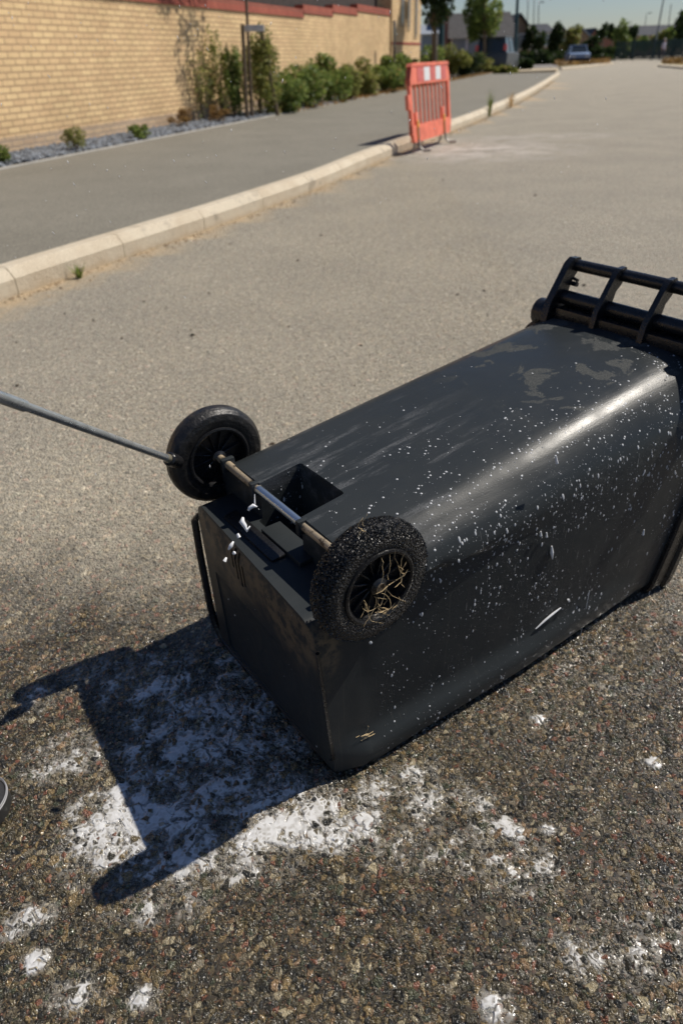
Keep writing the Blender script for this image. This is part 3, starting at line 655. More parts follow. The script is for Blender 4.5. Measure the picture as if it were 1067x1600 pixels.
# ---------------------------------------------------------------- lamp posts
def lamp(px, py, toppx, toppy, dia_px, label, Y=None, head=True, side=1):
    b = G(px, py, 0) if Y is None else FP(px, py, Y); b[2] = 0; z = (b-[0, 0, H])@FW; zt, xt = topz(toppx, toppy, b); w = dia_px*z/FPX/2
    hgt = zt if toppy > 0 else max(zt*1.02, 6.0)
    r = empty('lamp_post', (b[0], b[1], 0)); tag(r, label, 'lamp post', 'street lamp posts'); k = (xt-b[0])/max(zt, .1)
    m = MB(); m.tube([(0, 0, 0), (k*1.3, 0, 1.3), (k*1.32, 0, 1.35), (k*hgt, 0, hgt)], [w*1.25, w*1.25, w, w*.7], 12); m.build('pole', M_green if dia_px > 5 else M_grey, r)
    if head:
        m = MB(); m.tube([(k*hgt, 0, hgt), (k*hgt, 0, hgt+.25), (k*hgt+side*.5, 0, hgt+.35)], w*.5, 8); m.build('arm', M_grey, r)
        m = MB(); m.box((k*hgt+side*.75, 0, hgt+.33), (.6, .25, .12), bev=.04); m.build('lamp_head', M_grey, r)
    return r
lamp(688.5, 124, 691, -60, 8.5, 'dark green lamp post behind the red barrier')
lamp(803, 107, 811, -60, 5.2, 'slim dark lamp post beside the parked grey vehicle')
lamp(821, 96, 825, -8, 1.6, 'thin grey pole just right of the slim lamp post', 95, False)
lamp(832, 94, 834, 0, 1.6, 'thin grey pole between two other thin poles', 110, False)
lamp(840, 93, 841, 8, 1.8, 'short thin pole with round lamp over the far roofs', 120, True, .6)
lamp(1019, 90, 1038, -12, 2.6, 'tall grey lamp post leaning near the right edge', 90, True, -1)
lamp(1037, 89, 1048, 6, 1.6, 'fainter far pole right of the tall leaning lamp post', 120, False)
lamp(1001, 88, 1009, 24, 1.3, 'small far lamp post above the right hand roofs', 150, True, .8)

# ---------------------------------------------------------------- trees far
def tree(px, py, wpx, crown_y0, crown_y1, label, mat, Y=None, N=2500, leaf=.2, name='tree', lobes=14, group='trees in the distance', trunk_w=.12, depth=1.):
    b = G(px, py, 0) if Y is None else FP(px, py, Y); b[2] = 0; z0, _ = topz(px, crown_y1, b); z1, xt = topz(px, crown_y0, b); w = wpx*((b-[0, 0, H])@FW)/FPX/2
    r = empty(name, (b[0], b[1], 0)); tag(r, label, 'tree', group); k = (xt-b[0])/max(z1, .1); zc = (z0+z1)/2
    m = MB(); m.tube([(0, 0, 0), (k*zc*.6, 0, zc*.6), (k*z1*.9, 0, z1*.9)], [trunk_w, trunk_w*.75, trunk_w*.25], 8)
    for i in range(6):
        a = i*2.1; z = z0+(z1-z0)*(.15+.1*i); m.tube([(k*z*.9, 0, z*.9), (k*z+math.cos(a)*w*.6, math.sin(a)*w*.6, z+w*.3)], [trunk_w*.4, trunk_w*.1], 5)
    m.build('trunk', M_bark, r)
    leaves('crown', mat, r, (k*zc, 0, zc), (w*1.15, w*1.15*depth, (z1-z0)/2*1.12), N, leaf, int(px*3), lobes)
    return r
tree(679, 126, 50, -75, 32, 'dark leafy tree cut by the top edge behind the green lamp post', M_leafd, 30, 3500, .09, lobes=18)
tree(757, 108, 46, -30, 64, 'upright dark green tree in front of the grey roofed house', M_leaf, 48, 5000, .13, lobes=20)
FT = 'trees along the far right side'
for i, (x, w, y0, y1, mt, lab, Y) in enumerate([
    (834, 30, 42, 92, M_leafd, 'dark round tree right of the brown gable', 85), (866, 26, 40, 95, M_leafd, 'dark tree over the second row of far roofs', 90),
    (895, 28, 44, 92, M_leafy, 'pale green tree directly behind the small blue car', 92), (925, 26, 60, 92, M_leafd, 'dark low tree right of the small blue car', 95),
    (941, 13, 38, 62, M_leafd, 'left one of two small lollipop trees against the sky', 110), (956, 12, 36, 60, M_leafd, 'right one of two small lollipop trees against the sky', 112),
    (972, 26, 34, 90, M_leaf, 'tall bushy tree left of the mesh fence', 95), (985, 20, 26, 84, M_leafd, 'tall thin pointed tree at the start of the mesh fence', 97), (1005, 24, 50, 84, M_leaf, 'rounded green tree above the mesh fence', 100),
    (1030, 26, 46, 80, M_leafy, 'olive tree above the fence beside the walking person', 98), (1050, 26, 44, 80, M_leaf, 'green tree above the right end of the fence', 96), (1066, 24, 22, 76, M_leafd, 'dark tall tree cut by the right edge', 90)]):
    tree(x, 92, w, y0, y1, lab, mt, Y, 1300, .28, lobes=10, group=FT)
HG = 'hedges in the distance'
for (x, y, w, h, lab, mt, Y) in [(875, 94, 60, 16, 'low dark hedge behind the small blue car', M_leafd, 88), (835, 97, 60, 18, 'dark hedge below the brown gable', M_leafd, 70), (945, 92, 50, 18, 'dark hedge left of the green mesh fence', M_leafd, 90), (780, 104, 40, 10, 'low weedy clump in front of the parked vehicle', M_leafy, 46), (818, 101, 24, 14, 'small dark clump right of the slim lamp post', M_leafd, 52)]:
    b = FP(x, y, Y); b[2] = 0; k = ((b-[0, 0, H])@FW)/FPX; r = empty('hedge', tuple(b)); tag(r, lab, 'hedge', HG)
    leaves('foliage', mt, r, (0, 0, h*k*.5), (w*k*.55, w*k*.25, h*k*.62), 1600, .22, int(x), 14)

# ---------------------------------------------------------------- far houses
def house(x0, x1, ybase, yeave, yridge, Y, label, wallm, roofm, gable=False, name='house', win=0, depth=8):
    a = FP(x0, ybase, Y); b = FP(x1, ybase, Y); r = empty(name, (a[0], Y, 0)); tag(r, label, 'house', 'houses in the distance')
    W = b[0]-a[0]; ze = H+ray((x0+x1)/2, yeave)[2]/ray((x0+x1)/2, yeave)[1]*Y; zr = H+ray((x0+x1)/2, yridge)[2]/ray((x0+x1)/2, yridge)[1]*Y
    m = MB(); m.box((W/2, depth/2, ze/2), (W, depth, ze))
    if gable: m.prism([(0.02, ze), (W/2, zr-.1), (W-.02, ze)], 0.0, depth, lambda u, v, w: (u, w, v))
    o = m.build('wall', wallm, r, smooth=False); uvbox(o, (1, 0))
    m = MB()
    if gable:
        for s in (0, 1):
            e = -.3 if s == 0 else W+.3
            m.add([(e, -.3, ze-.2), (W/2, -.3, zr), (W/2, depth+.3, zr), (e, depth+.3, ze-.2), (e, -.3, ze), (W/2, -.3, zr+.2), (W/2, depth+.3, zr+.2), (e, depth+.3, ze)], [(0, 1, 2, 3), (4, 5, 6, 7), (0, 1, 5, 4), (3, 2, 6, 7), (0, 3, 7, 4), (1, 2, 6, 5)])
    else: m.prism([(-.4, ze-.05), (depth/2, zr), (depth+.4, ze-.05)], -.3, W+.3, lambda u, v, w: (w, u, v))
    m.build('roof', roofm, r, smooth=False)
    for i in range(win):
        x = W*(i+.5)/win; f = MB(); f.box((x, -.03, ze*.72), (1.5, .08, 1.5)); fo = f.build('window', M_white, r, smooth=False)
        f = MB(); f.box((x, -.08, ze*.72), (1.25, .04, 1.25)); f.build('pane', M_glassl, fo, smooth=False)
    return r
house(703, 800, 92, 58, 16, 78, 'wide brown brick house with big grey tiled roof and pale windows', M_farbrick, M_roof, win=4)
house(656, 682, 94, 52, 36, 72, 'small buff house with grey roof behind the dark leafy tree', M_farbrick, M_roofl, win=1)
house(684, 698, 92, 20, 12, 74, 'narrow dark red brick gable beside the green lamp post', M_redfar, M_roof, True)
house(786, 826, 92, 52, 24, 86, 'brown gabled house right of the wide grey roofed one', M_farbrick, M_roof, True, win=2)
house(808, 858, 92, 50, 36, 108, 'long house with dark slate roof behind the brown gable', M_farbrick, M_roofd, win=4)
house(862, 885, 90, 62, 44, 118, 'dark gabled house with a pale slope beyond the car', M_farbrick, M_roofd, True)
house(884, 922, 90, 64, 46, 112, 'house with pale slate gable roof and buff wall', M_farbrick, M_roofl, True)
house(912, 934, 90, 66, 46, 120, 'small dark gabled house at the end of the far row', M_redfar, M_roofd, True)
house(940, 966, 88, 58, 50, 150, 'little reddish house between the lollipop trees and bushy tree', M_redfar, M_roofl)
house(985, 1067, 86, 54, 38, 125, 'long low house with blue grey roof behind the mesh fence', M_farbrick, M_roofd)

# green mesh fence at right
f = empty('mesh_fence'); tag(f, 'dark green mesh fence running along the far right', 'fence'); Y = 88
a = FP(960, 90, Y); b = FP(1110, 90, Y-14); zt = topz(1000, 64, np.array([0, Y, 0]))[0]
pn = MB(); dv = np.array([b[0]-a[0], b[1]-a[1]]); L = np.linalg.norm(dv); dv /= L; nb = int(L/.35)
for i in range(nb):
    q = a[:2]+dv*(i*.35); q2 = q+dv*.27; pn.prism([(0, .1), (0, zt), (.03, zt), (.03, .1)], 0, 1, lambda u, v, w, q=q, q2=q2: (q[0]+(q2[0]-q[0])*w, q[1]+(q2[1]-q[1])*w+u, v))
pn.build('mesh_panel', M_netting, f, smooth=False)
for i in range(0, int(L), 3):
    q = a[:2]+dv*i; m = MB(); m.tube([(q[0], q[1]-.06, 0), (q[0], q[1]-.06, zt+.1)], .06, 6); m.build('post', M_green, f)

# ---------------------------------------------------------------- beyond the path: paving, verge, kerbs
def sheet(name, pts, mat, z, label=None, hgt=0):
    P = [G(x, y, z) for x, y in pts]; n = len(P); m = MB()
    if hgt: m.add([(p[0], p[1], z) for p in P]+[(p[0], p[1], z-hgt) for p in P], [tuple(range(n))]+[(i, (i+1) % n, n+(i+1) % n, n+i) for i in range(n)])
    else: m.add([(p[0], p[1], z) for p in P], [tuple(range(n))])
    o = m.build(name, mat, smooth=False); return struct(o, label)
sheet('paving', [(755, 113.5), (868, 109), (872, 105.5), (800, 107.5), (700, 111)], M_beige, .156, 'beige paved crossing at the far end of the footpath', .2)
sheet('far_path', [(800, 106.9), (872, 104.8), (868, 99), (820, 99)], M_tarp, .14, 'grey footpath continuing beyond the crossing')
sheet('grass_verge', [(858, 104), (905, 103), (955, 97.2), (948, 94.4), (880, 97)], M_grass, .08, 'strip of dry yellow grass by the far road', .12)
sheet('far_kerb', [(878, 107), (905, 104.4), (958, 98.4), (955, 97.0), (905, 102.4), (874, 105)], M_kerb, .10, 'pale kerb round the dry grass verge', .14)
sheet('right_verge', [(1030, 101), (1120, 107), (1180, 93), (1035, 94)], M_grass, .08, 'dry grass verge at the far right', .12)
sheet('right_kerb', [(1027, 101.5), (1120, 109), (1120, 107.2), (1030, 100)], M_kerb, .10, 'pale kerb at the far right', .14)
P = []
for i in range(2600):
    q = G(random.uniform(862, 950), 0, .08) if False else None
pts = []
for i in range(2500):
    x = random.uniform(866, 950); y = 98+random.random()*5-(x-866)*.045; q = G(x, y, .08); pts.append((q[0], q[1], random.uniform(.08, .22)))
for i in range(900):
    x = random.uniform(1035, 1110); y = random.uniform(95, 100); q = G(x, y, .08); pts.append((q[0], q[1], random.uniform(.08, .25)))
leafscatter('dry_grass', np.array(pts), .22, M_leafo, 'dry yellow grass tufts on the far verges', 'grass')

# ---------------------------------------------------------------- vehicles
def car(px, py, Y, rz, label, cat, paint, L=4.3, W=1.8, Ht=1.5, name='parked_car', boxy=False):
    b = FP(px, py, Y); r = empty(name, (b[0], b[1], 0), rz); tag(r, label, cat)
    hb = Ht*.56
    prof = [(-L/2, .35), (-L/2, hb*.93), (-L/2+.12, hb), (-L/2+.9, hb+.06), (L/2-.25, hb+.04), (L/2-.02, hb*.8), (L/2, .35)] if not boxy else [(-L/2, .4), (-L/2, hb*.9), (-L/2+.1, hb), (L/2-.08, hb+.02), (L/2, hb*.9), (L/2, .4)]
    m = MB(); n = len(prof); rows = [(-W/2, .0), (-W/2+.06, .04), (W/2-.06, .04), (W/2, .0)]
    vs = [(x*(1 if abs(y) > W/2-.01 else 1.01), y, z+dz*(z > .5)) for y, dz in rows for x, z in prof]
    fs = [(k*n+i, k*n+(i+1) % n, (k+1)*n+(i+1) % n, (k+1)*n+i) for k in range(3) for i in range(n)]+[tuple(range(n)), tuple(3*n+i for i in range(n))]
    m.add(vs, fs); m.build('body', paint, r, angle=40)
    c0, c1, r0, r1 = (-L/2+1.15, L/2-.12, -L/2+1.75, L/2-.55) if not boxy else (-L/2+1.2, L/2-.06, -L/2+1.6, L/2-.25)
    m = MB(); wi = W/2-.1; wr = W/2-.26; zt = Ht-.04
    m.add([(c0, -wi, hb+.03), (c1, -wi, hb+.03), (c1, wi, hb+.03), (c0, wi, hb+.03), (r0, -wr, zt), (r1, -wr, zt), (r1, wr, zt), (r0, wr, zt)], [(0, 1, 5, 4), (1, 2, 6, 5), (2, 3, 7, 6), (3, 0, 4, 7), (4, 5, 6, 7)]); m.build('windows', M_glassd, r, smooth=False)
    m = MB(); m.box(((r0+r1)/2, 0, Ht-.015), (r1-r0+.1, wr*2+.06, .06), bev=.02); m.build('roof', paint, r)
    for y in (-1, 1):
        for (xa, xb) in ((c0, r0), ((c0+c1)/2, (r0+r1)/2), (c1, r1)): m = MB(); m.tube([(xa, y*(wi+.005), hb+.03), (xb, y*(wr+.005), zt)], .035, 5); m.build('pillar', paint, r)
    for x in (-L/2+.8, L/2-.8):
        for y in (-1, 1):
            m = MB(); m.lathe([(-.1, .2), (-.1, .32), (.1, .32), (.1, .2)], (x, y*(W/2-.08), .33), (0, 1, 0), 24); t = m.build('wheel', M_tyre, r)
            m = MB(); m.lathe([(-.09, .02), (-.09, .2), (.09, .2), (.09, .02)], (x, y*(W/2-.08), .33), (0, 1, 0), 16); m.build('rim', M_grey, t)
    for y in (-1, 1):
        m = MB(); m.box((-L/2-.01, y*(W/2-.3), hb*.78), (.06, .36, .16), bev=.02); m.build('headlight', M_white, r)
        m = MB(); m.box((L/2+.0, y*(W/2-.15), hb*.95 if not boxy else Ht*.72), (.07, .2, .3 if boxy else .16), bev=.02); m.build('tail_light', simple('red_lens', (.65, .10, .12), .2), r)
    m = MB(); m.box((-L/2-.03, 0, .42), (.1, W*.95, .2), bev=.04); m.box((L/2+.03, 0, .42), (.1, W*.95, .2), bev=.04); m.build('bumper', M_blk, r)
    return r
car(775, 106, 50, math.radians(-112), 'dark grey off road vehicle parked beyond the shrubs', 'vehicle', simple('grey_car_paint', (.06, .068, .075), .45, var=.05), 4.4, 1.95, 1.86, 'parked_vehicle', True)
car(900, 98, 72, math.radians(80), 'small pale blue car far down the road', 'car', simple('blue_car_paint', (.25, .33, .48), .25, var=.05), 3.9, 1.7, 1.45)

# ---------------------------------------------------------------- distant person
def person(px, Y, hpx, label):
    b = FP(px, 91, Y); me = bpy.data.meshes.new('person'); k = 1.72
    pts = {'pel': (0, 0, .93, .13), 'chest': (0, 0, 1.28, .15), 'neck': (0, -.01, 1.47, .055), 'head': (0, -.03, 1.60, .095), 'top': (0, -.02, 1.69, .075),
           'ls': (.19, 0, 1.40, .065), 'le': (.24, .03, 1.12, .045), 'lw': (.23, -.06, .88, .032), 'lh': (.23, -.09, .79, .035), 'rs': (-.19, 0, 1.40, .065), 're': (-.24, .04, 1.12, .045), 'rw': (-.24, -.02, .88, .032), 'rh': (-.24, -.05, .79, .035),
           'lhip': (.09, 0, .86, .10), 'lk': (.10, -.10, .50, .062), 'la': (.10, -.04, .10, .042), 'lt': (.10, -.17, .04, .04), 'rhip': (-.09, 0, .86, .10), 'rk': (-.10, .05, .50, .062), 'ra': (-.10, .18, .12, .042), 'rt': (-.10, .08, .04, .04)}
    E = [('pel', 'chest'), ('chest', 'neck'), ('neck', 'head'), ('head', 'top'), ('chest', 'ls'), ('ls', 'le'), ('le', 'lw'), ('lw', 'lh'), ('chest', 'rs'), ('rs', 're'), ('re', 'rw'), ('rw', 'rh'), ('pel', 'lhip'), ('lhip', 'lk'), ('lk', 'la'), ('la', 'lt'), ('pel', 'rhip'), ('rhip', 'rk'), ('rk', 'ra'), ('ra', 'rt')]
    ks = list(pts); me.from_pydata([pts[q][:3] for q in ks], [(ks.index(a), ks.index(c)) for a, c in E], [])
    o = bpy.data.objects.new('tmp', me); C.objects.link(o); md = o.modifiers.new('s', 'SKIN'); sv = me.skin_vertices[0].data
    for i, q in enumerate(ks): sv[i].radius = (pts[q][3],)*2; sv[i].use_root = q == 'pel'
    o.modifiers.new('d', 'SUBSURF').levels = 1
    dg = bpy.context.evaluated_depsgraph_get(); nm = bpy.data.meshes.new_from_object(o.evaluated_get(dg)); bpy.data.objects.remove(o)
    skin = simple('skin', (.45, .28, .20), .6); top = simple('lilac_shirt', (.50, .46, .55), .8); tr = simple('dark_trousers', (.06, .06, .08), .8)
    root = empty('person', (b[0], b[1], 0), .6); tag(root, label, 'person')
    for mt in (skin, top, tr): nm.materials.append(mt)
    for p in nm.polygons:
        z = p.center.z; x = abs(p.center.x); p.material_index = 2 if z < .95 and x < .2 else (1 if z < 1.46 and not (x > .2 and z < 1.1) else 0); p.use_smooth = True
    ob = bpy.data.objects.new('body', nm); C.objects.link(ob); ob.parent = root
    m = MB(); m.lathe([(-.02, .105), (.05, .105), (.095, .07), (.115, .01)], (0, .0, 1.63), (0, .15, 1), 14); m.build('hair', simple('grey_hair', (.42, .38, .35), .8), root)
person(1033, 74, 24, 'distant walking person in a pale lilac top and dark trousers beside the mesh fence')

# ---------------------------------------------------------------- THE BIN   (local: x along, y across, z up; metres = BS * units)
BS = .8
O = G(525, 1212); YAW = math.radians(35)
binr = empty('wheelie_bin', (O[0], O[1], .004), YAW); tag(binr, 'wet black wheelie bin lying on its front with wheels and handle up', 'wheelie bin')
def S(*v): return tuple(a*BS for a in v)
def lerp(a, b, t): return a+(b-a)*t
SR = 1.12
def rimx(z): return (1.09+.15*z/.68)-SR
def slant(z, y=0.): return -.034*max(0, z)/.46*(1-.85*min(1, max(0, y/.55)))
def shear(s, z, y=0.): return s+max(0, s/SR)**2*rimx(z)+slant(min(z, .46), y)*max(0, 1-max(0, s)/.08)
def section(s, step=False, inset=0.):
    t = min(max(s/SR, 0), 1); t0 = lerp(0, -.055, t)+inset; t1 = lerp(.55, .615, t)-inset; rb = lerp(0, .035, t)+inset
    if step: rt = .462-inset; Rt = .045; arch = .0
    else: rt = lerp(.560, .690, (s-.10)/(SR-.10)); Rt = lerp(.070, .155, t); arch = lerp(.006, .028, t)
    Rb = lerp(.015, .034, min(1, max(0, s)/.22))
    gr = lerp(.482, .454, min(max((s-.24)/.4, 0), 1)); hasg = not step and gr+.006 < rt-Rt
    pts = []
    def arc(cx, cy, R, a0, a1, n=10):
        for i in range(n+1): a = math.radians(a0+(a1-a0)*i/n); pts.append((cx+R*math.cos(a), cy+R*math.sin(a)))
    arc(t0+Rb, rb+Rb, Rb, 180, 270)
    for i in range(1, 6): pts.append((lerp(t0+Rb, t1-Rb, i/6), rb))
    arc(t1-Rb, rb+Rb, Rb, 270, 360)
    sz = [lerp(rb+Rb, gr-.003 if hasg else (rt-Rt)*.9, (i/16)**1.5) for i in range(1, 16)]+([gr-.003, gr+.003] if hasg else [(rt-Rt)*.91, (rt-Rt)*.93])
    for z in sz: pts.append((t1, z))
    arc(t1-Rt, rt-Rt, Rt, 0, 90)
    for i in range(1, 12): pts.append((lerp(t1-Rt, t0+Rt, i/12), rt))
    arc(t0+Rt, rt-Rt, Rt, 90, 180)
    for z in sz[::-1]: pts.append((t0, z))
    out = []; amt = .020*(1-min(max((s-.1)/.56, 0), 1))**.8
    for y, z in pts:
        if not step:
            w = (y-t0)/(t1-t0); z += arch*(1-(2*w-1)**2)*min(1, max(0, (z-(rt-Rt))/Rt)) - arch
            k = min(1, max(0, (z-gr+.002)/.004)); k *= 1-.6*min(1, max(0, z-gr)/(rt-gr)); dy = amt*k
            if y < t0+.02: y -= dy
            if y > t1-.02: y += dy
        fl_ = .026*min(1, max(0, s)/.05)*min(1, max(0, 1-(s-.55)/.5)); kk = min(1, max(0, (.105-(z-rb))/.055)); kk = kk*kk*(3-2*kk)
        if y < t0+.03: y -= fl_*kk
        elif y > t1-.03: y += fl_*kk
        # slight belly on the flat sides
        mid = max(0, 1-abs(z-(rb+rt)/2)/((rt-rb)/2)); bel = .008*mid**.5*min(1, max(0, s/.3))
        if abs(y-t0) < .03: y -= bel
        elif abs(y-t1) < .03: y += bel
        out.append((y, z))
    return out
ss = [(-.010, True, .030), (-.004, True, .010), (.0, True, .0), (.02, True, .0), (.06, True, 0), (.0815, True, 0), (.083, False, 0)]+[(.083+(SR-.083)*i/34, False, 0) for i in range(1, 35)]
secs = [section(a, b, c) for a, b, c in ss]; npt = len(secs[0])
m = MB(); vs = [S(shear(ss[i][0], z, y), y, z) for i in range(len(ss)) for y, z in secs[i]]
fs = [(i*npt+k, i*npt+(k+1) % npt, (i+1)*npt+(k+1) % npt, (i+1)*npt+k) for i in range(len(ss)-1) for k in range(npt)]+[tuple(range(npt)), tuple((len(ss)-1)*npt+k for k in range(npt))]
m.add(vs, fs); body = m.build('body', M_bin, None)
def cutter(boxes):
    m = MB()
    for c, d, rot, bev in boxes: m.box(S(*c), S(*d), rot, bev*BS)
    o = m.build('cut', None, None, smooth=False); return o
def boolean(o, cut, op='DIFFERENCE'):
    bm = bmesh.new(); bm.from_mesh(o.data); bmesh.ops.remove_doubles(bm, verts=bm.verts, dist=1e-6); bmesh.ops.dissolve_degenerate(bm, edges=bm.edges, dist=1e-6); bmesh.ops.recalc_face_normals(bm, faces=bm.faces); bm.to_mesh(o.data); bm.free()
    bpy.context.view_layer.update(); n0 = len(o.data.polygons)
    md = o.modifiers.new('b', 'BOOLEAN'); md.object = cut; md.operation = op; md.solver = 'EXACT'
    dg = bpy.context.evaluated_depsgraph_get(); nm = bpy.data.meshes.new_from_object(o.evaluated_get(dg)); print('boolean', n0, len(nm.polygons)); old = o.data
    o.modifiers.remove(md); o.data = nm; bpy.data.objects.remove(cut); return o
# axle recess, drain slots, shallow base dish
boolean(body, cutter([((.1325, .292, .50), (.125, .172, .20), None, .008)]))
boolean(body, cutter([((-.020, .27, .17), (.014, .40, .26), Matrix.Rotation(-.040, 4, 'Y') @ Matrix.Rotation(-.018, 4, 'Z'), .006)]))
sl_ = [((-.014, .338-.017*i, .420-.006*i), (.03, .010, [.05, .085, .095, .06][i]), None, .003) for i in range(4)]
boolean(body, cutter(sl_))
body.parent = binr; body.data.materials.clear(); body.data.materials.append(M_bin)
body.data.set_sharp_from_angle(angle=math.radians(32))
# ears over the axle
for (a, b) in ((.030, .045), (.190, .204), (.382, .396), (.520, .535)):
    m = MB(); rot = Matrix.Rotation(-.13, 4, 'Y'); m.box(S(.082, (a+b)/2, .541), S(.034, b-a, .034), None, .004*BS); m.build('axle_bracket', M_bin, binr)
m = MB(); m.box(S(.030, .33, .463), S(.036, .22, .014), Matrix.Rotation(-.1, 4, 'Y'), .006*BS); m.build('lip_rib', M_blk, binr)
m = MB(); m.box(S(.075, .25, .468), S(.05, .16, .012), None, .002*BS); m.build('ledge_plate', M_bin, binr)
# flange running round the base edge
m = MB(); path = [(.001, .552, .42), (-.008, .560, .40), (-.010, .562, .30), (-.010, .562, .12), (-.008, .555, .06), (-.004, .53, .018), (0, .48, .004), (0, .3, .002), (0, .08, .003), (0, .03, .015), (0, .0, .06), (-.002, -.003, .15), (0, -.002, .30), (0, -.003, .40)]
m.tube([S(q[0]+slant(q[2], q[1]), q[1], q[2]) for q in path], [S(.004)[0]]+[S(.010)[0]]*6+[S(.004)[0]]*7, 8); m.build('base_flange', M_blk, binr)
# collar + lid beyond
def collar(s0, s1, grow, name, close=False):
    base = section(SR); cy = sum(p[0] for p in base)/npt; cz = sum(p[1] for p in base)/npt; rows = []
    for s, g_ in ((s0, grow*.6), (s0+.004, grow), (s1-.004, grow), (s1, grow*.7)):
        rows.append([S(s+rimx(z), y+math.copysign(min(abs(y-cy)*.2, 1)*0+g_, y-cy)*min(1, abs(y-cy)/.15), max(.002, z+math.copysign(g_, z-cz)*min(1, abs(z-cz)/.15))) for y, z in base])
    m = MB(); m.add([p for r in rows for p in r], [(i*npt+k, i*npt+(k+1) % npt, (i+1)*npt+(k+1) % npt, (i+1)*npt+k) for i in range(3) for k in range(npt)]+[tuple(range(npt)), tuple(3*npt+k for k in range(npt))]); return m.build(name, M_blk, binr)
collar(1.110, 1.165, .014, 'collar')
collar(1.168, 1.20, .022, 'lid')
# handle
hb_s, hb_r = 1.27, .812; rb_s, rb_r = 1.225, .728
tl, trr = .505, -.12
m = MB(); m.tube([S(hb_s, tl, hb_r), S(hb_s, .3, hb_r+.001), S(hb_s, trr, hb_r)], .017*BS, 16); m.build('handle_bar', M_blk, binr)
m = MB(); m.tube([S(rb_s, tl+.01, rb_r), S(rb_s, trr, rb_r)], .021*BS, 16); m.build('rim_bar', M_blk, binr)
for i, y in enumerate((.500, .338, .184, .03, -.10)):
    m = MB(); w = .008 if i else .011
    prof = [(1.085, .690), (1.10, .735), (1.165, .835), (1.185, .848), (1.212, .846), (1.220, .820), (1.200, .800), (1.180, .775), (1.172, .735), (1.175, .690)]
    if i: prof = [(1.095, .695), (1.105, .740), (1.165, .835), (1.180, .846), (1.205, .848), (1.216, .830), (1.196, .802), (1.176, .785), (1.165, .75), (1.165, .69)]
    m.prism(prof, y-w, y+w, lambda u, v, wv: S(u+.07, wv, v-.013-(.012 if v < .7 else 0))); m.build('handle_bracket', M_blk, binr, angle=25)
m = MB(); m.tube([S(1.265, .495, .775), S(1.265, .475, .770)], .005*BS, 8); m.tube([S(1.255, .468, .762), S(1.255, .495, .762)], .007*BS, 8); m.build('hinge_pin', M_blk, binr)
m = MB(); m.box(S(1.205, .18, .690), S(.05, .60, .034), None, .006*BS); m.build('rim_web', M_blk, binr)
# corner hinge lug on the far side
m = MB(); m.lathe([(-.02*BS, .002), (-.02*BS, .040*BS), (.02*BS, .040*BS), (.02*BS, .002)], S(1.205, .535, .675), (0, 1, 0), 24); m.build('hinge_lug', M_blk, binr)
# axle
AX_S, AX_R = .080, .543
m = MB(); m.tube([S(AX_S, y, AX_R) for y in (-.06, .0, .2, .4, .60)], .0098*BS, 16); m.build('axle', M_axle, binr)
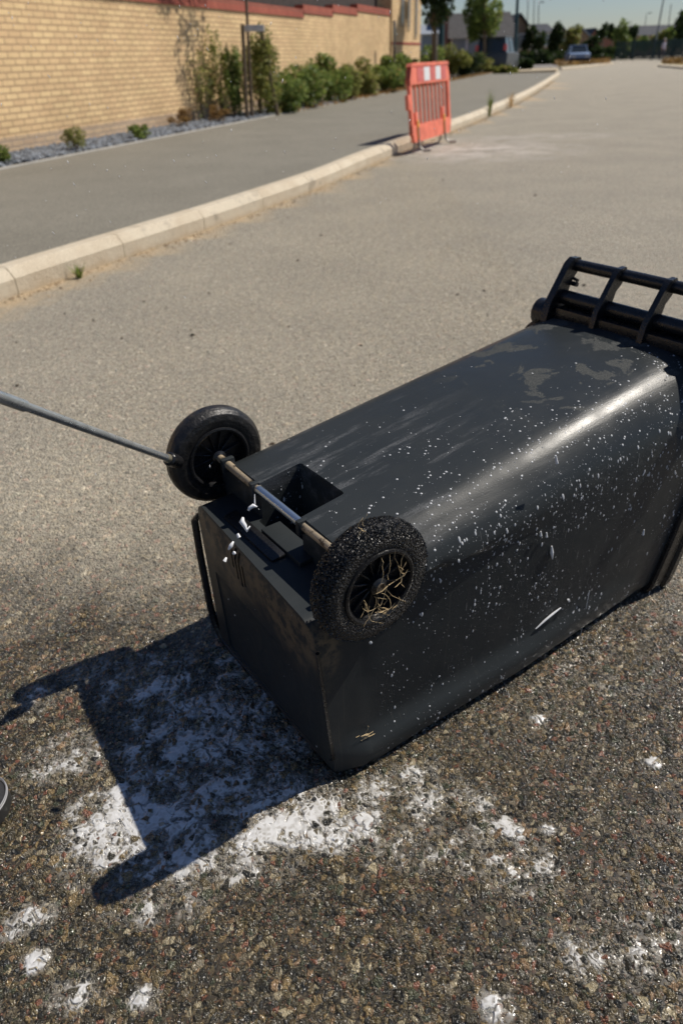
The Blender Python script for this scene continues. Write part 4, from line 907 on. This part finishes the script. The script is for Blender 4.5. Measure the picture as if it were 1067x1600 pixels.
# wheels
WR = .124
def wheel(yc, dirty, side):
    """side -1: outer face towards -y"""
    root_y = yc
    prof = [(-.026, .078), (-.028, .086), (-.029, .098), (-.026, .112), (-.018, .120), (-.008, .1240), (.008, .1240), (.018, .120), (.026, .112), (.029, .098), (.028, .086), (.026, .078)]
    # refine profile
    P = []; 
    for i in range(len(prof)-1):
        for k in range(5): P.append((lerp(prof[i][0], prof[i+1][0], k/5), lerp(prof[i][1], prof[i+1][1], k/5)))
    P.append(prof[-1]); n = 260; r = np.random.default_rng(3 if dirty else 4)
    m = MB(); m.lathe([(a*BS, q*BS) for a, q in P], S(AX_S, yc, AX_R), (0, 1, 0), n); V = np.array(m.v); c = np.array(S(AX_S, yc, AX_R)); D = V-c
    rad = np.hypot(D[:, 0], D[:, 2]); nrm = D.copy(); nrm[:, 1] *= 2.0; nrm[:, 0] *= .9; ln = np.linalg.norm(nrm, axis=1)[:, None]; nrm /= ln
    f = np.zeros(len(V)); 
    for k in range(9):
        fr = 120*1.55**k if k < 6 else 900; v = r.normal(0, 1, 3); v /= np.linalg.norm(v); f += np.sin(D@v*fr+r.random()*6)*(.5**(k*.5))
    f /= np.abs(f).max()
    out = np.clip((rad/BS-.088)/.03, 0, 1); amp = (.0018 if dirty else .00022)*out
    V += nrm*(f*amp+(r.normal(0, .0007, len(V)) if dirty else r.normal(0, .0001, len(V)))*out)[:, None]
    m.v = [tuple(v) for v in V]; w = empty('wheel', (0, 0, 0)); w.parent = binr
    t = m.build('tyre', M_tyred if dirty else M_tyre, None, angle=70); t.parent = w
    # rim: ring lips + barrel + web
    m = MB(); c = S(AX_S, yc, AX_R)
    for sg in (-1, 1): m.lathe([(sg*q[0]*BS, q[1]*BS) for q in [(.024, .070), (.029, .071), (.031, .075), (.030, .079), (.026, .080), (.022, .078)]], c, (0, 1, 0), 96, closed=True)
    m.lathe([(-.026*BS, .079*BS), (-.022*BS, .0705*BS), (-.004*BS, .066*BS), (.004*BS, .066*BS), (.022*BS, .0705*BS), (.026*BS, .079*BS)], c, (0, 1, 0), 96)
    m.build('rim', M_blk, w)
    m = MB(); m.lathe([(-.003*BS, .014*BS), (-.003*BS, .066*BS), (.003*BS, .066*BS), (.003*BS, .014*BS)], c, (0, 1, 0), 64, closed=True); m.build('web', M_blk, w)
    m = MB(); m.lathe([(-.030*BS, .0), (-.030*BS, .009*BS), (-.027*BS, .0125*BS), (-.024*BS, .018*BS), (.024*BS, .018*BS), (.027*BS, .0125*BS), (.030*BS, .011*BS)], c, (0, 1, 0), 32); m.build('hub', M_blk, w)
    for i in range(12):
        a = i*math.pi/6+.2; ca, sa = math.cos(a), math.sin(a); m = MB()
        for sg in (-1, 1):
            p0 = Vector(S(AX_S+ca*.017, yc+sg*.012, AX_R+sa*.017)); p1 = Vector(S(AX_S+ca*.067, yc+sg*.009, AX_R+sa*.067)); m.tube([p0, p1], .0016*BS, 6)
            q = Vector((0, sg*.003*BS, 0)); 
        d = .0016*BS; px_, pz_ = -sa*d, ca*d
        a0 = S(AX_S+ca*.017, yc, AX_R+sa*.017); a1 = S(AX_S+ca*.067, yc, AX_R+sa*.067)
        m.box(((a0[0]+a1[0])/2, a0[1], (a0[2]+a1[2])/2), (.05*BS, .024*BS, .0024*BS), Matrix.Rotation(-a, 4, 'Y')); m.build('spoke', M_blk, w)
    return w
w1 = wheel(-.030, True, -1); w2 = wheel(.590, False, 1)
w1['label'] = 'near wheel caked in black grit with straw in its spokes'; w2['label'] = 'far wheel, cleaner, beside the lance'
# grit on the near tyre
def tyregrit(N):
    a = rng.uniform(0, 6.28, N); a = np.where(rng.random(N) < .55, rng.normal(1.75, .9, N), a); u = rng.uniform(-1, 1, N); rr = WR+.001-.014*np.abs(u)**3; ax = u*.030
    return np.column_stack([(AX_S+np.cos(a)*rr)*BS, (-.030+ax)*BS, (AX_R+np.sin(a)*rr)*BS])
o = chunks(2600, tyregrit, (.0007, .0026), 'grit', M_grit, None, None, 'stuff', w1, flat=1.)
# straw caught in the wheel
def straw(root, ctr, n, spread, L, seed, rad=.00045, plane=True, mat=None):
    r = random.Random(seed); m = MB()
    for i in range(n):
        p = Vector(ctr)+Vector((r.gauss(0, spread), r.uniform(-.008, .004), r.gauss(0, spread*.8))); a = r.uniform(0, 6.28); l = L*r.uniform(.4, 1.2); pts = [p.copy()]; b = r.uniform(-.6, .6)
        for k in range(6): a += b*.5+r.uniform(-.35, .35); p += Vector((math.cos(a), r.uniform(-.35, .25), math.sin(a)))*(l/6); pts.append(p.copy())
        m.tube(pts, [rad*r.uniform(.7, 1.5)]*6+[rad*.4], 5)
    return m.build('straw', mat or M_straw, root)
cw = Vector(S(AX_S, -.030-.030, AX_R))
straw(w1, cw+Vector((-.004, 0, -.008)), 9, .014, .06, 1, .0003); straw(w1, cw+Vector((.0, 0, -.040)), 16, .009, .022, 2, .0003)
straw(w1, cw+Vector((.035, 0, .012)), 7, .006, .04, 4, .0003); straw(w1, cw+Vector((-.03, 0, -.018)), 4, .008, .05, 6, .0003)
straw(w1, Vector(S(AX_S-.02, -.03, AX_R+WR))+Vector((0, 0, .002)), 4, .005, .025, 9, .0005)
straw(binr, S(.075, -.012, .085), 14, .006, .022, 12, .0004)
# droplets & foam flecks on the skin of the bin
body_bm = bmesh.new(); body_bm.from_mesh(body.data); bmesh.ops.triangulate(body_bm, faces=body_bm.faces)
tri = np.array([[v.co[:] for v in f.verts] for f in body_bm.faces]); body_bm.free()
cr = np.cross(tri[:, 1]-tri[:, 0], tri[:, 2]-tri[:, 0]); ar = np.linalg.norm(cr, axis=1)/2; nn = cr/np.maximum(1e-12, ar*2)[:, None]
def dots(name, N, sz, wfun, mat, label, stretch=1., lat=5, lon=8, seed=0, hgt=.5):
    r = np.random.default_rng(seed); pr = ar/ar.sum(); k = r.choice(len(tri), N*6, p=pr); b = r.random((len(k), 2)); fl = b.sum(1) > 1; b[fl] = 1-b[fl]
    P = tri[k, 0]+(tri[k, 1]-tri[k, 0])*b[:, :1]+(tri[k, 2]-tri[k, 0])*b[:, 1:]; n = nn[k]; w = wfun(P/BS, n); keep = r.random(len(k)) < w; P, n = P[keep][:N], n[keep][:N]; Nn = len(P)
    t = np.cross(n, np.array([1., 0, 0])); t /= np.maximum(1e-6, np.linalg.norm(t, axis=1))[:, None]; u = np.cross(n, t)       # t: downhill on sides / across on top
    s = sz[0]+(sz[1]-sz[0])*r.random(Nn)**4.5; st = 1+(stretch-1)*r.random(Nn)*(np.abs(n[:, 2]) < .5)
    V = []; ring = lon
    L = []
    for i in range(3):
        ph = i/3*math.pi/2; 
        for j in range(ring):
            a = 2*math.pi*j/ring; L.append((math.cos(ph)*math.cos(a), math.cos(ph)*math.sin(a), math.sin(ph)))
    L.append((0, 0, 1)); L = np.array(L)
    V = P[:, None]+t[:, None]*(L[None, :, :1]*(s*st)[:, None, None])+u[:, None]*(L[None, :, 1:2]*s[:, None, None])+n[:, None]*(L[None, :, 2:]*(s*hgt)[:, None, None])
    F = [(i*ring+j, i*ring+(j+1) % ring, (i+1)*ring+(j+1) % ring, (i+1)*ring+j) for i in range(2) for j in range(ring)]
    T = [(a, b_, c, d) for a, b_, c, d in F]; T += [(2*ring+j, 2*ring+(j+1) % ring, 3*ring, 3*ring) for j in range(ring)]
    tris = []
    for f in F: tris += [(f[0], f[1], f[2]), (f[0], f[2], f[3])]
    tris += [(2*ring+j, 2*ring+(j+1) % ring, 3*ring) for j in range(ring)]; tris = np.array(tris); nv = len(L)
    o = fastmesh(name, V.reshape(-1, 3), (tris[None]+nv*np.arange(Nn)[:, None, None]).reshape(-1, 3), mat, binr, smooth=True); o['kind'] = 'stuff'; o['label'] = label; return o
def wA(P, n):   # cluster noise
    q = np.sin(P[:, 0]*19+P[:, 1]*13)*np.sin(P[:, 1]*23-P[:, 0]*7+P[:, 2]*15); q = .06+.94*np.clip(q*1.6+.15, 0, 1); dk = n[:, 2] > .4; q = np.where(dk, q*np.exp(-((P[:, 1]-.10-.12*np.sin(P[:, 0]*5))/.13)**2)*1.6*np.exp(-((P[:, 0]-.6)/.42)**2)+.03, q)
    vis = (n[:, 1] < -.2)*1.3+(n[:, 2] > .4); edge = np.exp(-((P[:, 1]-.0)/.10)**2)*(P[:, 2] > .4)*1.2
    return np.clip((q*.55+edge*.5)*vis*(P[:, 0] > .12), 0, 1)
dots('foam_flecks', 5200, (.00022, .0025), wA, M_fleck, 'white flecks of soap foam on the bin', 2.6, seed=1, hgt=.3)
dots('water_beads', 1500, (.0004, .0016), lambda P, n: np.clip(((n[:, 1] < -.2)*.9+(n[:, 2] > .4)*.15)*(P[:, 0] > .1), 0, 1), M_drop, 'clear water beads on the bin', 1.6, seed=2)
dots('drip_runs', 520, (.0002, .0006), lambda P, n: (n[:, 1] < -.5)*np.clip(np.sin(P[:, 0]*31)*np.sin(P[:, 0]*77+1)+.35, 0, 1)*(P[:, 0] > .2), simple('dried_drip', (.24, .24, .23), .4), 'thin drip runs down the near side', 34., seed=9, hgt=.25)
dots('end_flecks', 60, (.0005, .0018), lambda P, n: (n[:, 0] < -.7)*.8, M_foam, 'white flecks on the base of the bin', 1.5, seed=5, hgt=.3)
def blobmesh(name, pts, rads, mat, parent=None, nseg=8):
    m = MB(); m.tube(pts, rads, nseg); return m.build(name, mat, parent, angle=80)
# larger soap dribbles on the near side
def onside(px, py, t=-.012):
    d = ray(px, py); U = np.array([math.cos(YAW), math.sin(YAW), 0]); Vv = np.array([-math.sin(YAW), math.cos(YAW), 0]); cc = np.array([0, 0, H])-O
    k = (t*BS-cc@Vv)/(d@Vv); Pq = cc+k*d; return (Pq@U, Pq@Vv, Pq[2])
def sidey(s): tt = min(max(s/BS/SR, 0), 1); return lerp(0, -.055, tt)-.009
for pl, rd in [([(875, 952), (862, 962), (850, 972), (836, 985)], [.0014, .0024, .0022, .001]), ([(861, 856), (861, 866), (862, 876)], [.0012, .0036, .001]), ([(844, 833), (844, 840)], [.001, .0024]), ([(853, 835), (853, 842)], [.001, .0022]), ([(887, 939), (888, 942)], [.0024, .0022]),
               ([(1005, 830), (1003, 838)], [.001, .0026]), ([(1021, 905), (1003, 960)], [.0007, .0005]), ([(920, 925), (905, 1000)], [.0007, .0004]), ([(867, 715), (869, 727)], [.0014, .0026])]:
    q = []
    for x, y in pl:
        a = onside(x, y, -.02); tt = sidey(a[0]); a = onside(x, y, tt); q.append((a[0], tt*BS, a[2]))
    o = blobmesh('foam_dribble', q, rd, M_foam, binr)

# ---------------------------------------------------------------- falling foam drips (hang in the air below the axle)
def ballchain(name, pxs, z, rads, label, group, mat=M_foam):
    pts = [ZP(x, y, z) for x, y in pxs]; m = MB()
    if len(pts) == 1: 
        c = Vector(pts[0]); r = rads[0]; m.tube([c+Vector((0, 0, r*k)) for k in (-1, -.75, -.2, .4, .85, 1.1)], [r*.1, r*.65, r, r*.8, r*.4, r*.1], 10)
    else: m.tube(pts, rads, 8)
    return tag(m.build(name, mat, None, angle=80), label, 'foam drip', group)
DG = 'flecks of foam falling past the axle'
ballchain('foam_drip', [(398, 772), (398, 784), (399, 792)], 1.10, [.0005, .0012, .0004], 'thin foam thread hanging just below the axle', DG)
ballchain('foam_drip', [(402, 792), (396, 790), (390, 794), (388, 798)], 1.08, [.001, .0035, .003, .0015], 'small foam curl directly under the axle thread', DG)
ballchain('foam_drip', [(380, 808), (378, 815), (383, 822), (386, 829), (391, 822)], 1.07, [.0015, .0045, .0035, .003, .001], 'largest hooked blob of falling foam', DG)
ballchain('foam_drip', [(371, 834), (374, 840)], 1.07, [.0025, .003], 'round foam bead below the hooked blob', DG)
ballchain('foam_drip', [(365, 846), (361, 853), (357, 859)], 1.06, [.0012, .0034, .0014], 'slanted foam drip above the lowest bead', DG)
ballchain('foam_drip', [(366, 864)], 1.06, [.0032], 'round foam bead right of the lowest drip', DG)
ballchain('foam_drip', [(354, 871), (351, 877)], 1.06, [.0014, .003], 'lowest small falling foam drip', DG)
ballchain('water_drop', [(579, 1004)], .93, [.0024], 'single clear water drop under the near wheel', 'drops falling from the wheel', M_drop)
# fine spray in the air
r = np.random.default_rng(21); Np = 230; pts = []; V = []; F = []
base = np.array([(0, 0, 1), (1, 0, 0), (0, 1, 0), (-1, 0, 0), (0, -1, 0), (0, 0, -1)], float); tri_ = [(0, 1, 2), (0, 2, 3), (0, 3, 4), (0, 4, 1), (5, 2, 1), (5, 3, 2), (5, 4, 3), (5, 1, 4)]
for i in range(Np):
    z = r.uniform(.75, 2.2); x = r.uniform(-20, 1067)*.9 if r.random() < .8 else r.uniform(0, 1067); y = abs(r.normal(60, 190)) if r.random() < .55 else r.uniform(0, 900)
    if x > 420 and y > 330: continue
    P = ZP(x, y, z)
    if P[2] < .03: continue
    s = r.uniform(.00025, .0007)*z; e = r.uniform(1, 6); d = np.array([r.normal(-.3, .4), r.normal(0, .3), 1.]); d /= np.linalg.norm(d); b = base*s; b = b+np.outer(b@d, d)*(e-1)
    F += [tuple(q+len(V) for q in t) for t in tri_]; V += [tuple(q+P) for q in b]
o = fastmesh('water_spray', V, F, M_foam, smooth=True); tag(o, 'fine drops of spray flying through the air above the road', 'spray', kind='stuff')

# ---------------------------------------------------------------- pressure washer lance
ln = empty('washer_lance', tuple(ZP(0, 622, 1.02*.82))); ln.location = (0, 0, 0); tag(ln, 'grey steel pressure washer lance pointing at the far wheel', 'lance')
pA = Vector(ZP(0, 620, .86)); pB = Vector(ZP(262, 716, 1.235)); dd = (pB-pA).normalized(); pS = pA-dd*.42
m = MB(); m.tube([pS, pA, pA+dd*.042], .0085, 20); m.build('outer_tube', M_lance, ln)
m = MB(); m.tube([pA+dd*.040, pB-dd*.003], .0066, 20); m.build('tube', M_lance, ln)
m = MB(); m.tube([pB-dd*.006, pB+dd*.000, pB+dd*.004], [.0072, .0085, .0085], 18); m.build('ferrule', simple('brass_ferrule', (.42, .38, .28), .35, metal=.7), ln)
m = MB(); m.tube([pB+dd*.003, pB+dd*.006, pB+dd*.028, pB+dd*.040, pB+dd*.046], [.010, .0130, .0135, .011, .006], 18); m.build('nozzle', M_blk, ln)
m = MB(); m.tube([pS-dd*.16, pS-dd*.15, pS+dd*.02, pS+dd*.03], [.012, .019, .019, .010], 16); m.tube([pS-dd*.12, pS-dd*.15+Vector((0, 0, -.13))], [.016, .018], 12); m.build('grip', M_blk, ln)
m = MB(); rr = random.Random(5)
for i in range(16):
    q = pA+dd*rr.uniform(.02, .075)+Vector(tuple(-FW*.0078))*1+Vector((0, 0, rr.uniform(-.002, .005))); a = rr.uniform(.0008, .0024); m.tube([q-dd*a, q, q+dd*a], [a*.3, a, a*.3], 6)
o = m.build('foam_flecks', M_foam, ln)

# ---------------------------------------------------------------- trainer at the left edge
sb = G(8, 1292); shoe = empty('shoe', (sb[0]-.145, sb[1]+.028, 0), math.radians(-4)); tag(shoe, 'black trainer with pale piping, its toe entering at the left edge', 'shoe')
def foot(x, h):   # half width left/right along length -.14..+.15
    t = (x+.14)/.29; w = .032+.018*math.sin(min(1, t*1.15)*math.pi*.55); 
    if t > .80: w *= math.sqrt(max(0, 1-((t-.80)/.20)**2))
    if t < .1: w *= math.sqrt(max(0.0, 1-((.1-t)/.1)**2))
    return w
m = MB(); N_ = 24; rows = []
outl = [(-.14+.29*i/40) for i in range(41)]
pol = [(x, foot(x, 0)+.004) for x in outl]+[(x, -foot(x, 0)-.004) for x in outl[::-1]]
m.prism(pol, .002, .026, lambda u, v, w: (u, v, w+max(0, (u-.10))*.25)); m.build('sole', simple('black_sole', (.02, .02, .02), .5), shoe)
def uph(x): t = (x+.14)/.29; return .030+.05*max(0, 1-max(0, t-.35)/.65)**.7+(.02 if t < .3 else 0)
vs = []; nr = 16
for x in outl:
    w = foot(x, 0)+.001; h = uph(x)
    if x > .11: h *= math.sqrt(max(.02, 1-((x-.11)/.045)**2))
    for k in range(nr+1): a = math.pi*k/nr; vs.append((x, math.cos(a)*w, .02+max(0, (x-.10))*.25+math.sin(a)**.75*h))
m = MB(); m.add(vs, [(i*(nr+1)+k, (i+1)*(nr+1)+k, (i+1)*(nr+1)+k+1, i*(nr+1)+k+1) for i in range(40) for k in range(nr)])
n = NT('black_mesh_fabric'); P = n.coord(); v = n.vor(P, 700); n.bump(v.outputs[0], .0012); Mup = n.set(color=(.022, .022, .026), rough=.7); m.build('upper', Mup, shoe)
for zf, r_ in ((1.2, .0016), (1.75, .0011)):
    pts = []
    for k in range(41):
        a = math.pi*(k/40-.5); pts.append((.098+.052*math.cos(a)**1., (foot(.08, 0)+.002)*math.sin(a), .026+.009*zf+.006*math.cos(a)))
    pts = [(-.08, -foot(-.05, 0)-.002, pts[0][2])]+pts+[(-.08, foot(-.05, 0)+.002, pts[-1][2])]
    m = MB(); m.tube(pts, r_, 6); m.build('piping', simple('grey_piping', (.22, .22, .23), .5), shoe)
m = MB(); m.tube([(-.09, 0, .085), (-.09, 0, .12), (-.085, 0, .17)], [.034, .036, .040], 20); m.build('sock', simple('black_sock', (.02, .02, .02), .9), shoe)
